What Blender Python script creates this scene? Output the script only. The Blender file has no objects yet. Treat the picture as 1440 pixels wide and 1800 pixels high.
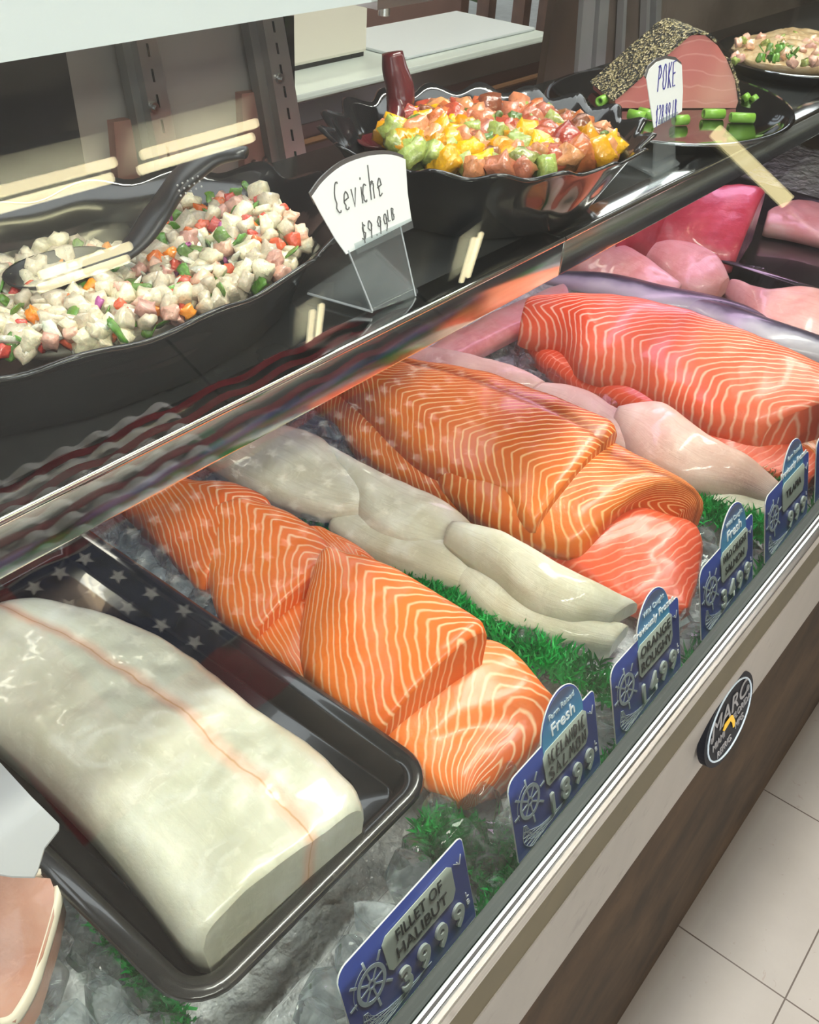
import bpy, bmesh, math, random
from mathutils import Vector, Matrix, noise
random.seed(7)
PI = math.pi
S = bpy.context.scene
C = S.collection
V = Vector
# ------------------------------------------------------------------ camera
CAM = V((0, 0, 1.3)); FPX = 1699.29
R0 = V((0.6278, -0.7763, 0.0570)); R1 = V((-0.4441, -0.4173, -0.7929)); R2 = V((0.6393, 0.4725, -0.6067))
def ray(px, py):
    a, b = (px - 720) / FPX, (py - 900) / FPX
    return R0 * a + R1 * b + R2
def at(px, py, x=None, y=None, z=None):
    d = ray(px, py)
    if z is not None: t = (z - CAM.z) / d.z
    elif y is not None: t = (y - CAM.y) / d.y
    else: t = (x - CAM.x) / d.x
    return CAM + d * t
cd = bpy.data.cameras.new('camera'); cam = bpy.data.objects.new('camera', cd); C.objects.link(cam)
cd.sensor_fit = 'VERTICAL'; cd.sensor_height = 36; cd.sensor_width = 28.8; cd.lens = FPX / 1800 * 36
cd.clip_start = .01
M = Matrix.Identity(4)
for i in range(3):
    M[i][0] = R0[i]; M[i][1] = -R1[i]; M[i][2] = -R2[i]; M[i][3] = CAM[i]
cam.matrix_world = M
S.camera = cam
S.cycles.max_bounces = 20; S.cycles.transmission_bounces = 16; S.cycles.transparent_max_bounces = 24
S.view_settings.view_transform = 'Standard'; S.view_settings.look = 'None'
S.view_settings.gamma = 1; S.view_settings.use_curve_mapping = False
S.view_settings.exposure = -0.22

# ------------------------------------------------------------------ materials
class NT:
    def __init__(s, name):
        s.m = bpy.data.materials.new(name); s.m.use_nodes = True
        s.t = s.m.node_tree; s.n = s.t.nodes; s.l = s.t.links
        s.b = s.n['Principled BSDF']; s.out = s.n['Material Output']
    def new(s, t, **k):
        o = s.n.new(t)
        for a, v in k.items(): setattr(o, a, v)
        return o
    def link(s, a, b): s.l.new(a, b)
    def math(s, op, a, b=0.0, c=0.0):
        o = s.new('ShaderNodeMath', operation=op)
        for i, x in enumerate((a, b, c)):
            if hasattr(x, 'is_linked'): s.link(x, o.inputs[i])
            else: o.inputs[i].default_value = x
        return o.outputs[0]
    def mix(s, f, a, b):
        o = s.new('ShaderNodeMix', data_type='RGBA')
        for i, x in ((0, f), (6, a), (7, b)):
            if hasattr(x, 'is_linked'): s.link(x, o.inputs[i])
            else: o.inputs[i].default_value = x if i == 0 else (*x, 1) if len(x) == 3 else x
        return o.outputs[2]
    def ramp(s, f, stops, interp='LINEAR'):
        o = s.new('ShaderNodeValToRGB'); e = o.color_ramp.elements; o.color_ramp.interpolation = interp
        while len(e) < len(stops): e.new(.5)
        for q, (p, c) in zip(e, stops): q.position = p; q.color = (*c, 1)
        s.link(f, o.inputs[0]); return o.outputs[0]
    def noise(s, scale, detail=3, rough=.5, vec=None, dist=0):
        o = s.new('ShaderNodeTexNoise'); o.inputs['Scale'].default_value = scale; o.inputs['Detail'].default_value = detail
        o.inputs['Roughness'].default_value = rough; o.inputs['Distortion'].default_value = dist
        if vec is None: vec = s.obj()
        s.link(vec, o.inputs['Vector']); return o.outputs[0]
    def obj(s):
        if not hasattr(s, '_tc'): s._tc = s.new('ShaderNodeTexCoord')
        return s._tc.outputs['Object']
    def uv(s):
        s.obj(); return s._tc.outputs['UV']
    def bump(s, h, strength=.3, dist=.002):
        o = s.new('ShaderNodeBump'); o.inputs['Strength'].default_value = strength; o.inputs['Distance'].default_value = dist
        s.link(h, o.inputs['Height']); s.link(o.outputs[0], s.b.inputs['Normal'])
    def set(s, **k):
        names = dict(col='Base Color', rough='Roughness', metal='Metallic', spec='Specular IOR Level', sss='Subsurface Weight',
                     coat='Coat Weight', trans='Transmission Weight', ior='IOR', emis='Emission Color', es='Emission Strength', alpha='Alpha', sheen='Sheen Weight')
        for a, v in k.items():
            i = s.b.inputs[names[a]]
            if hasattr(v, 'is_linked'): s.link(v, i)
            elif a in ('col', 'emis'): i.default_value = (*v, 1)
            else: i.default_value = v
        return s

def simple(name, col, rough=.5, metal=0, var=0, vs=20, bump=0, bs=60, **k):
    t = NT(name)
    if var:
        n = t.noise(vs, 4)
        t.set(col=t.ramp(n, [(.3, tuple(c * (1 - var) for c in col)), (.7, tuple(min(1, c * (1 + var)) for c in col))]))
    else: t.set(col=col)
    t.set(rough=rough, metal=metal, **k)
    if bump: t.bump(t.noise(bs, 3), bump)
    return t.m

def glassy(name, tint=(1, 1, 1), refl=1.0, rough=0.0, ior=1.5, haze=0.0):
    """thin clear sheet: transparent + fresnel gloss"""
    t = NT(name); t.n.remove(t.b)
    tr = t.new('ShaderNodeBsdfTransparent'); tr.inputs[0].default_value = (*tint, 1)
    gl = t.new('ShaderNodeBsdfGlossy'); gl.inputs['Roughness'].default_value = rough
    ge = t.new('ShaderNodeNewGeometry'); dp = t.new('ShaderNodeVectorMath', operation='DOT_PRODUCT')
    t.link(ge.outputs['Incoming'], dp.inputs[0]); t.link(ge.outputs['Normal'], dp.inputs[1])
    r0 = ((ior - 1) / (ior + 1)) ** 2
    fr = t.math('MULTIPLY_ADD', t.math('POWER', t.math('SUBTRACT', 1.0, t.math('ABSOLUTE', dp.outputs['Value'])), 5.0), 1 - r0, r0)
    f = t.math('MULTIPLY', fr, refl)
    mx = t.new('ShaderNodeMixShader'); t.link(f, mx.inputs[0]); t.link(tr.outputs[0], mx.inputs[1]); t.link(gl.outputs[0], mx.inputs[2])
    last = mx.outputs[0]
    if haze:
        df = t.new('ShaderNodeBsdfDiffuse'); df.inputs[0].default_value = (.9, .95, 1, 1)
        m2 = t.new('ShaderNodeMixShader'); m2.inputs[0].default_value = haze
        t.link(last, m2.inputs[1]); t.link(df.outputs[0], m2.inputs[2]); last = m2.outputs[0]
    t.link(last, t.out.inputs[0]); return t.m

def salmon(name, base, deep, line, freq=75, k=2.6, width=.2, skewed=.0, nd=.5, line_amt=1.0, rough=.34, seam=None):
    t = NT(name)
    sx = t.new('ShaderNodeSeparateXYZ'); t.link(t.uv(), sx.inputs[0])
    u, v = sx.outputs[0], sx.outputs[1]
    n1 = t.noise(14, 3); n2 = t.noise(55, 4)
    av = t.math('ABSOLUTE', t.math('SUBTRACT', v, skewed))
    av = t.math('POWER', av, 1.25)
    s = t.math('MULTIPLY', u, freq)
    s = t.math('ADD', s, t.math('MULTIPLY', av, k))
    s = t.math('ADD', s, t.math('MULTIPLY', n1, nd * 6))
    s = t.math('ADD', s, t.math('MULTIPLY', n2, nd * .9))
    fr = t.math('PINGPONG', s, .5)               # 0..0.5
    ln = t.new('ShaderNodeMapRange'); ln.interpolation_type = 'SMOOTHSTEP'
    t.link(fr, ln.inputs[0]); ln.inputs[1].default_value = width; ln.inputs[2].default_value = 0.01
    ln.inputs[3].default_value = 0; ln.inputs[4].default_value = 1
    fade = t.ramp(t.noise(9, 2), [(.3, (.6,) * 3), (.6, (1,) * 3)])
    f = t.math('MULTIPLY', t.math('MULTIPLY', ln.outputs[0], fade), line_amt)
    body = t.mix(t.ramp(t.noise(6, 3), [(.35, (0,) * 3), (.65, (1,) * 3)]), base, deep)
    # brown/dark seam on the midline
    if seam is not None:
        sv = t.math('ABSOLUTE', t.math('ADD', t.math('SUBTRACT', v, seam), t.math('MULTIPLY', t.math('SUBTRACT', n2, .5), .12)))
        sm = t.new('ShaderNodeMapRange'); t.link(sv, sm.inputs[0]); sm.inputs[1].default_value = .16; sm.inputs[2].default_value = 0
        sm.inputs[3].default_value = 0; sm.inputs[4].default_value = .8
        body = t.mix(sm.outputs[0], body, tuple(c * .45 for c in deep)); f = t.math('MULTIPLY', f, t.math('SUBTRACT', 1.0, t.math('MULTIPLY', sm.outputs[0], .8)))
    t.set(col=t.mix(f, body, line), rough=rough, sss=.12, coat=.22, spec=.5)
    t.b.inputs['Subsurface Radius'].default_value = (1, .3, .12); t.b.inputs['Subsurface Scale'].default_value = .006
    t.b.inputs['Coat Roughness'].default_value = .12
    h = t.math('ADD', t.math('MULTIPLY', f, -.25), t.math('MULTIPLY', t.noise(160, 4), .6))
    t.bump(h, .45, .0015)
    return t.m

def white_fish(name, a, b, c, rough=.25, line=None, sc=7, lv=.3, fib=.22):
    t = NT(name)
    n = t.noise(sc, 5, .6, dist=.6)
    col = t.ramp(n, [(.3, a), (.52, b), (.72, c)])
    n3 = t.noise(70, 3, .7, dist=1.5)
    col = t.mix(t.math('MULTIPLY', t.ramp(n3, [(.56, (0,) * 3), (.62, (1,) * 3)]), .35), col, tuple(min(1, x * 1.12 + .03) for x in b))
    mp = t.new('ShaderNodeMapping'); mp.inputs['Scale'].default_value = (14, 9, 1); t.link(t.uv(), mp.inputs[0])
    fb = t.noise(1.0, 6, .7, vec=mp.outputs[0], dist=1.2)
    col = t.mix(t.math('MULTIPLY', t.ramp(fb, [(.5, (0,) * 3), (.62, (1,) * 3)]), fib), col, tuple(x * .78 for x in a))
    if line:
        sx = t.new('ShaderNodeSeparateXYZ'); t.link(t.uv(), sx.inputs[0])
        d = t.math('ADD', t.math('SUBTRACT', sx.outputs[1], lv), t.math('MULTIPLY', t.math('SUBTRACT', t.noise(12, 4), .5), .35))
        ad = t.math('ABSOLUTE', d)
        mr = t.new('ShaderNodeMapRange'); t.link(ad, mr.inputs[0]); mr.inputs[1].default_value = .16; mr.inputs[2].default_value = 0
        mr.inputs[3].default_value = 0; mr.inputs[4].default_value = .75; mr.interpolation_type = 'SMOOTHERSTEP'
        col = t.mix(mr.outputs[0], col, line)
        mr2 = t.new('ShaderNodeMapRange'); t.link(ad, mr2.inputs[0]); mr2.inputs[1].default_value = .018; mr2.inputs[2].default_value = 0
        mr2.inputs[4].default_value = .8
        col = t.mix(mr2.outputs[0], col, (.55, .3, .12))
    t.set(col=col, rough=rough, sss=.2, coat=.3, spec=.55)
    t.b.inputs['Subsurface Radius'].default_value = (1, .7, .5); t.b.inputs['Subsurface Scale'].default_value = .008
    t.bump(t.math('ADD', t.noise(90, 5, .6), t.math('MULTIPLY', fb, 3.2 * fib)), .4, .002)
    return t.m

MT = {}
MT['icelandic'] = salmon('icelandic_salmon', (.93, .235, .035), (.80, .13, .012), (1, .60, .34), freq=80, k=-6.5, width=.22, nd=.4, skewed=.45)
MT['wild'] = salmon('wild_salmon', (.78, .20, .025), (.60, .10, .01), (.96, .60, .27), freq=105, k=-7.5, width=.2, nd=.3, skewed=-.45, seam=.62)
MT['coral'] = salmon('coral_salmon', (.90, .20, .09), (.80, .10, .035), (1, .62, .42), freq=75, k=-5.5, width=.22, skewed=-.5, nd=.35)
MT['red'] = salmon('red_salmon', (.85, .13, .05), (.75, .09, .03), (1, .45, .3), freq=110, k=2.0, width=.18, line_amt=.6)
MT['halibut'] = white_fish('halibut_flesh', (.50, .50, .37), (.63, .63, .51), (.80, .81, .74), line=(.80, .50, .36), lv=.28, rough=.3, fib=.10)
MT['roughy'] = white_fish('roughy_flesh', (.56, .52, .36), (.70, .68, .54), (.82, .81, .73), sc=11, rough=.32, fib=.25)
MT['tilapia'] = white_fish('tilapia_flesh', (.58, .33, .26), (.68, .50, .42), (.74, .62, .54), sc=8, rough=.38)
MT['pink'] = white_fish('pink_flesh', (.60, .24, .20), (.68, .37, .33), (.74, .48, .44), sc=14, rough=.35)
MT['tuna'] = white_fish('tuna_flesh', (.36, .02, .035), (.48, .055, .08), (.55, .14, .15), sc=10, rough=.3)
MT['tuna_cut'] = white_fish('tuna_cut', (.28, .10, .18), (.36, .16, .26), (.45, .22, .33), sc=20)
MT['sword'] = white_fish('swordfish_flesh', (.46, .20, .13), (.54, .29, .21), (.62, .40, .31), sc=12)
MT['sword_skin'] = simple('swordfish_skin', (.75, .68, .55), .4)
MT['skin'] = simple('fish_skin', (.30, .28, .27), .25, var=.4, vs=40)

def fish_skin():
    t = NT('silver_fish_skin'); sx = t.new('ShaderNodeSeparateXYZ'); t.link(t.uv(), sx.inputs[0])
    v = t.math('ADD', sx.outputs[1], t.math('MULTIPLY', t.math('SUBTRACT', t.noise(26, 5), .5), 1.1))
    col = t.ramp(t.math('MULTIPLY_ADD', v, .5, .5), [(.22, (.42, .42, .46)), (.42, (.26, .26, .32)), (.55, (.06, .06, .09)), (.8, (.02, .02, .035))])
    t.set(col=col, rough=.35, metal=0, coat=.25); t.bump(t.noise(220, 2), .3, .001); return t.m
MT['silver'] = fish_skin()
MT['black'] = simple('black_plastic', (.012, .012, .013), .12, spec=.6, coat=.4)
MT['tray_black'] = simple('black_foam_tray', (.018, .018, .018), .22, var=.2, vs=60, coat=.5)
MT['spoon_black'] = simple('matte_black_plastic', (.02, .02, .022), .35)
MT['spoon_reflected_red'] = simple('black_plastic_red_reflection', (.085, .012, .014), .2, coat=.3)  # black plastic with the banner's red reflection put into its colour
MT['steel'] = simple('brushed_steel', (.62, .62, .60), .22, 1, var=.12, vs=6)
def chrome():
    t = NT('chrome'); sc = t.new('ShaderNodeMapping'); sc.inputs['Scale'].default_value = (1, 60, 60); t.link(t.obj(), sc.inputs[0])
    t.set(col=t.ramp(t.noise(4, 4, vec=sc.outputs[0]), [(.3, (.62, .62, .6)), (.7, (.86, .86, .84))]), rough=.12, metal=1); return t.m
MT['chrome'] = chrome()
MT['aluminium'] = simple('pale_aluminium', (.68, .76, .76), .3, .6, var=.1, vs=8)
MT['gasket'] = simple('grey_gasket', (.07, .08, .078), .6, var=.2, vs=5, spec=.1)
MT['black_rubber'] = simple('black_rubber', (.02, .02, .02), .5)
def dirty(name, a, b, sc, rough, streak=1):
    t = NT(name); mp = t.new('ShaderNodeMapping'); mp.inputs['Scale'].default_value = (1, 1, streak); t.link(t.obj(), mp.inputs[0])
    n = t.noise(sc, 7, .65, vec=mp.outputs[0], dist=.4); n2 = t.noise(sc * 9, 3, .6)
    col = t.mix(t.ramp(n, [(.35, (0,) * 3), (.65, (1,) * 3)]), a, b)
    col = t.mix(t.math('MULTIPLY', t.ramp(n2, [(.6, (0,) * 3), (.72, (1,) * 3)]), .35), col, tuple(x * .45 for x in a))
    t.set(col=col, rough=rough, spec=.25); return t.m
MT['olive'] = dirty('olive_laminate', (.06, .05, .022), (.09, .073, .033), 5, .4)
MT['beige'] = dirty('beige_bumper', (.25, .235, .21), (.32, .295, .265), 5, .4, .3)
MT['kick'] = dirty('brown_kick_panel', (.020, .011, .005), (.060, .034, .016), 9, .7)
MT['white_bar'] = simple('white_enamel', (.55, .60, .62), .35)
MT['white'] = simple('white_card', (.86, .87, .88), .5)
MT['greyplate'] = simple('pale_plate', (.56, .64, .58), .4)
MT['blue'] = simple('tag_blue', (.045, .085, .42), .35, var=.06, vs=12, coat=.3)
MT['skyblue'] = None
def header():
    t = NT('tag_header_blue'); sx = t.new('ShaderNodeSeparateXYZ'); t.link(t.uv(), sx.inputs[0])
    t.set(col=t.ramp(sx.outputs[1], [(.35, (.06, .27, .50)), (.65, (.06, .20, .42)), (.9, (.10, .12, .22))]), rough=.35, coat=.3); return t.m
MT['header'] = header()
MT['ink_white'] = simple('pale_print', (.52, .62, .70), .4)
MT['ink_bright'] = simple('white_print', (.85, .9, .95), .4)
MT['digit'] = simple('puffed_digit', (.62, .70, .66), .3)
MT['ink_black'] = simple('black_print', (.03, .04, .04), .5)
MT['ink_faded'] = simple('faded_marker', (.11, .11, .11), .5)
MT['ink_blue'] = simple('blue_marker', (.02, .02, .30), .4)
MT['edge'] = simple('white_tag_edge', (.8, .85, .85), .4)
MT['glass'] = glassy('display_glass', (.965, .985, .975), 1.0, 0, 1.5, .003)
MT['acrylic'] = glassy('clear_acrylic', (.90, .93, .93), 1.6, .03, 1.5, .05)
MT['screw'] = simple('screw_metal', (.35, .35, .35), .3, 1)
MT['green'] = simple('green_plastic', (.01, .36, .06), .4, var=.5, vs=40)
MT['scallion'] = simple('scallion_green', (.20, .42, .05), .3, var=.25, vs=60)
def ice():
    t = NT('clear_ice'); t.n.remove(t.b)
    gl = t.new('ShaderNodeBsdfGlass'); gl.inputs['Roughness'].default_value = .02; gl.inputs['IOR'].default_value = 1.31
    gl.inputs[0].default_value = (.97, .99, 1, 1)
    tr = t.new('ShaderNodeBsdfTransparent'); tr.inputs[0].default_value = (.93, .96, .97, 1)
    df = t.new('ShaderNodeBsdfTranslucent'); df.inputs[0].default_value = (.88, .93, .95, 1)
    d2 = t.new('ShaderNodeBsdfDiffuse'); d2.inputs[0].default_value = (.88, .93, .95, 1)
    bp = t.new('ShaderNodeBump'); bp.inputs['Strength'].default_value = .2; bp.inputs['Distance'].default_value = .02
    t.link(t.noise(1.5, 2, .5, dist=.3), bp.inputs['Height'])
    for x in (gl, df, d2): t.link(bp.outputs[0], x.inputs['Normal'])
    m0 = t.new('ShaderNodeMixShader'); m0.inputs[0].default_value = .5; t.link(df.outputs[0], m0.inputs[1]); t.link(d2.outputs[0], m0.inputs[2])
    m1 = t.new('ShaderNodeMixShader'); m1.inputs[0].default_value = .22; t.link(gl.outputs[0], m1.inputs[1]); t.link(tr.outputs[0], m1.inputs[2])
    m2 = t.new('ShaderNodeMixShader'); f = t.ramp(t.noise(1.6, 4, .6, dist=1.2), [(.50, (.03,) * 3), (.70, (.42,) * 3)])
    t.link(f, m2.inputs[0]); t.link(m1.outputs[0], m2.inputs[1]); t.link(m0.outputs[0], m2.inputs[2])
    t.link(m2.outputs[0], t.out.inputs[0]); return t.m
MT['ice'] = ice()
def icebed():
    t = NT('crushed_ice'); vo = t.new('ShaderNodeTexVoronoi'); vo.inputs['Scale'].default_value = 48; t.link(t.obj(), vo.inputs['Vector'])
    t.set(col=t.ramp(t.noise(30, 5, .7), [(.3, (.42, .46, .47)), (.5, (.66, .71, .72)), (.7, (.9, .93, .94))]), rough=.12, coat=.6, spec=.7)
    t.bump(t.math('ADD', vo.outputs['Distance'], t.noise(90, 3)), 1, .008); return t.m
MT['icebed'] = icebed()

# ------------------------------------------------------------------ object helpers
def link(name, me, mats, parent=None, smooth=True):
    o = bpy.data.objects.new(name, me); C.objects.link(o)
    for m in (mats if isinstance(mats, (list, tuple)) else [mats]): me.materials.append(m)
    if smooth: me.polygons.foreach_set('use_smooth', [True] * len(me.polygons))
    if parent:
        o.parent = parent; o.matrix_parent_inverse = Matrix.Identity(4)
    return o
def obj(name, bm, mats, parent=None, smooth=False, origin=None):
    bmesh.ops.recalc_face_normals(bm, faces=bm.faces)
    if parent is not None:
        off = parent.matrix_world.translation if False else PL.get(parent.name, V((0, 0, 0)))
        bmesh.ops.translate(bm, verts=bm.verts, vec=-off); loc = V((0, 0, 0)); o_abs = off
    else:
        if origin is None:
            c = V((0, 0, 0)); zmin = 9
            for v in bm.verts: c += v.co; zmin = min(zmin, v.co.z)
            c /= max(1, len(bm.verts)); origin = V((c.x, c.y, zmin))
        bmesh.ops.translate(bm, verts=bm.verts, vec=-origin); loc = origin; o_abs = origin
    me = bpy.data.meshes.new(name); bm.to_mesh(me); bm.free()
    o = link(name, me, mats, parent, smooth); o.location = loc; PL[o.name] = o_abs
    return o
PL = {}
def thing(name, label, cat, loc=(0, 0, 0), group=None):
    o = bpy.data.objects.new(name, None); C.objects.link(o); o.location = loc; o.empty_display_size = .02
    PL[o.name] = V(loc); return tag(o, label, cat, group)
def tag(o, label, cat=None, group=None, kind=None):
    if label: o['label'] = label
    if cat: o['category'] = cat
    if group: o['group'] = group
    if kind: o['kind'] = kind
    return o
def struct(name, bm, m, smooth=False):
    o = obj(name, bm, m, None, smooth); o['kind'] = 'structure'; return o

def NB(): return bmesh.new()
def box(bm, x0, x1, y0, y1, z0, z1, bev=0):
    r = bmesh.ops.create_cube(bm, size=1)['verts']
    for v in r: v.co = V(((x0 + x1) / 2 + v.co.x * (x1 - x0), (y0 + y1) / 2 + v.co.y * (y1 - y0), (z0 + z1) / 2 + v.co.z * (z1 - z0)))
    if bev:
        es = list({e for v in r for e in v.link_edges}); bmesh.ops.bevel(bm, geom=es, offset=bev, segments=2, affect='EDGES', profile=.6)
    return bm
def hexa(bm, f, b):
    """f, b: 4 corners front, 4 corners back"""
    a = [bm.verts.new(p) for p in f]; c = [bm.verts.new(p) for p in b]
    bm.faces.new(a); bm.faces.new(c[::-1])
    for i in range(4): bm.faces.new((a[i], c[i], c[(i + 1) % 4], a[(i + 1) % 4]))
    return bm
def pxslab(bm, q, y, th):
    """upright slab in plane y, corners seen at q, thickness th going back"""
    f = [at(*p, y=y) for p in q]; return hexa(bm, f, [p + V((0, th, 0)) for p in f])
def prism(bm, pts, nvec):
    """polygon (list of Vectors) extruded by nvec"""
    a = [bm.verts.new(p) for p in pts]; c = [bm.verts.new(p + nvec) for p in pts]; n = len(a)
    bm.faces.new(a); bm.faces.new(c[::-1])
    for i in range(n): bm.faces.new((a[i], c[i], c[(i + 1) % n], a[(i + 1) % n]))
    return bm
def tube(bm, pts, rad, seg=10, flat=1.0, closed=False):
    n = len(pts); rings = []
    for i, p in enumerate(pts):
        if closed: t = pts[(i + 1) % n] - pts[i - 1]
        else: t = pts[min(i + 1, n - 1)] - pts[max(i - 1, 0)]
        t.normalize(); s = t.cross(V((0, 0, 1)))
        if s.length < .05: s = t.cross(V((0, 1, 0)))
        s.normalize(); u = s.cross(t); r = rad[i] if isinstance(rad, (list, tuple)) else rad
        rings.append([bm.verts.new(p + s * r * math.cos(2 * PI * k / seg) + u * r * flat * math.sin(2 * PI * k / seg)) for k in range(seg)])
    m = n if closed else n - 1
    for i in range(m):
        a, b = rings[i], rings[(i + 1) % n]
        for k in range(seg): bm.faces.new((a[k], a[(k + 1) % seg], b[(k + 1) % seg], b[k]))
    if not closed: bm.faces.new(rings[0][::-1]); bm.faces.new(rings[-1])
    return bm
def cyl(bm, c, r, h, axis=V((0, 0, 1)), seg=20):
    axis = axis.normalized(); tube(bm, [c, c + axis * h], r, seg); return bm
def cr(P, n):
    """catmull-rom resample"""
    P = [V(p) for p in P]; out = []
    if len(P) == 2: return [P[0].lerp(P[1], i / (n - 1)) for i in range(n)]
    Q = [P[0] * 2 - P[1]] + P + [P[-1] * 2 - P[-2]]
    ln = [0]
    for i in range(1, len(P)): ln.append(ln[-1] + (P[i] - P[i - 1]).length)
    for j in range(n):
        s = ln[-1] * j / (n - 1); i = 0
        while i < len(P) - 2 and s > ln[i + 1]: i += 1
        t = (s - ln[i]) / max(1e-9, ln[i + 1] - ln[i]); a, b, c, d = Q[i:i + 4]
        out.append(.5 * ((2 * b) + (c - a) * t + (2 * a - 5 * b + 4 * c - d) * t * t + (3 * b - a - 3 * c + d) * t ** 3))
    return out

def slab(name, label, cat, L, R, mat, th=.022, dome=.012, base=None, group=None, z=None, ends=(0, 0), groove=None, rnd=.006,
         wav=.0025, N=44, Mt=22, seed=0, endmat=None, wedge=None):
    """a fillet: L and R are the two long rims of its upper side; th thickness, dome extra height across,
    ends = how far each end thins out (0 cut square, 1 thinned to an edge)"""
    def pts(E): return [at(p[0], p[1], z=(p[2] if len(p) > 2 else z)) for p in E]
    A, B = cr(pts(L), N), cr(pts(R), N)
    bm = NB(); uvl = bm.loops.layers.uv.new('UVMap'); rows = []
    mid = [(a + b) / 2 for a, b in zip(A, B)]; ln = [0]
    for i in range(1, N): ln.append(ln[-1] + (mid[i] - mid[i - 1]).length)
    Lt = ln[-1]; off = V((seed * 3.1, seed * 1.7, 0))
    for i in range(N):
        u = i / (N - 1); f = 1.0
        if ends[0] and u < .3: f *= 1 - ends[0] * (1 - math.sin(u / .3 * PI / 2))
        if ends[1] and u > .7: f *= 1 - ends[1] * (1 - math.sin((1 - u) / .3 * PI / 2))
        row = []
        a, b = A[i], B[i]; w = (b - a).length
        for j in range(Mt + 1):
            s = j / Mt; p = a.lerp(b, s)
            arch = math.sin(PI * s) ** .6
            p.z += dome * arch * (.35 + .65 * f)
            if groove: p.z -= groove[1] * math.exp(-((s - groove[0]) / .035) ** 2)
            edge = min(s, 1 - s) * w
            if edge < rnd: p.z -= rnd * (1 - math.sqrt(max(0, 1 - (1 - edge / rnd) ** 2)))
            q = p * 18 + off; p.z += wav * noise.noise(q) + wav * .5 * noise.noise(q * 3)
            row.append((p, s * 2 - 1))
        bot = []
        for j in range(Mt, -1, -1):
            s = j / Mt; p, _ = row[j]
            e = .08 if th > .03 else .14
            ins = .5 + (s - .5) * (1 - e * .35)
            pb = a.lerp(b, ins); zb = (base if base is not None else min(a.z, b.z) + (a.z - min(a.z, b.z)) * (1 - ins) + (b.z - min(a.z, b.z)) * ins - th * f)
            pb.z = min(zb, p.z - .003)
            bot.append((pb, s * 2 - 1))
        rows.append((row + bot, f))
    # slight rounding of both ends
    vr = []
    for i, (row, f) in enumerate(rows):
        k = {0: .90, N - 1: .90, 1: .96, N - 2: .96, 2: .988, N - 3: .988}.get(i, 1.0)
        c = sum((p for p, _ in row), V((0, 0, 0))) / len(row)
        vr.append([bm.verts.new(c.lerp(p, k)) for p, _ in row])
    nr = len(vr[0])
    for i in range(N - 1):
        for j in range(nr):
            k = (j + 1) % nr
            fc = bm.faces.new((vr[i][j], vr[i][k], vr[i + 1][k], vr[i + 1][j]))
            side = (j == Mt or j == nr - 1)
            for lp, (ii, jj) in zip(fc.loops, ((i, j), (i, k), (i + 1, k), (i + 1, j))):
                lp[uvl].uv = (ln[ii], rows[ii][0][jj][1])
    for row, i in ((vr[0], 0), (vr[-1], N - 1)):
        # end cap as a strip between top and bottom
        for j in range(Mt):
            q = (row[j], row[j + 1], row[nr - 2 - j], row[nr - 1 - j])
            if len({v.index if v.index >= 0 else id(v) for v in q}) < 4: continue
            try: fc = bm.faces.new(q)
            except ValueError: continue
            if endmat: fc.material_index = 1
            s0, s1 = rows[i][0][j][1], rows[i][0][j + 1][1]
            d = .012 if i else -.012
            for lp, uv in zip(fc.loops, ((ln[i], s0), (ln[i], s1), (ln[i] + d, s1), (ln[i] + d, s0))): lp[uvl].uv = uv
    mats = [mat] + ([endmat] if endmat else [])
    o = obj(name, bm, mats, None, True)
    for i, f in enumerate(o.data.polygons):
        if i >= (N - 1) * nr: f.use_smooth = False
    return tag(o, label, cat, group)

# ------------------------------------------------------------------ text
DG = []
def text_bm(s, size, align='CENTER', shear=0, offset=0, extrude=.0003, bevel=0, xs=1.0):
    cu = bpy.data.curves.new('t', 'FONT'); cu.body = s; cu.size = size; cu.align_x = align; cu.align_y = 'CENTER'
    cu.shear = shear; cu.offset = offset; cu.extrude = extrude; cu.bevel_depth = bevel; cu.space_line = .85; cu.resolution_u = 4
    o = bpy.data.objects.new('t', cu); C.objects.link(o)
    bpy.context.view_layer.update()
    me = bpy.data.meshes.new_from_object(o.evaluated_get(bpy.context.evaluated_depsgraph_get()))
    bm = NB(); bm.from_mesh(me); bpy.data.objects.remove(o); bpy.data.meshes.remove(me); bpy.data.curves.remove(cu)
    for v in bm.verts: v.co.x *= xs
    return bm
def put(bm, fr, x, y, z=.0, rot=0):
    c, s = math.cos(rot), math.sin(rot)
    for v in bm.verts:
        p = v.co.copy(); px, py = p.x * c - p.y * s + x, p.x * s + p.y * c + y
        v.co = fr(px, py, p.z + z)
    return bm
def frame(o, X, Y):
    X = X.normalized(); Y = (Y - X * Y.dot(X)).normalized(); Z = X.cross(Y)
    return lambda x, y, z=0: o + X * x + Y * y + Z * z
def join(a, b):
    me = bpy.data.meshes.new('j'); b.to_mesh(me); b.free(); a.from_mesh(me); bpy.data.meshes.remove(me); return a
def stroke(bm, fr, pts, w, z=.0006):
    """flat pen line"""
    n = len(pts); Lf, Rt = [], []
    for i in range(n):
        a = V(pts[max(0, i - 1)]); b = V(pts[min(n - 1, i + 1)]); d = (b - a); d = d.normalized() if d.length > 1e-9 else V((1, 0))
        nn = V((-d.y, d.x)) * w / 2; p = V(pts[i])
        Lf.append((p + nn)); Rt.append((p - nn))
    for i in range(n - 1):
        q = [Lf[i], Lf[i + 1], Rt[i + 1], Rt[i]]
        t_ = [bm.verts.new(fr(v.x, v.y, z)) for v in q]; b_ = [bm.verts.new(fr(v.x, v.y, z - .0004)) for v in q]
        bm.faces.new(t_); bm.faces.new(b_[::-1])
        for k in range(4): bm.faces.new((t_[k], b_[k], b_[(k + 1) % 4], t_[(k + 1) % 4]))
    return bm
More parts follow.
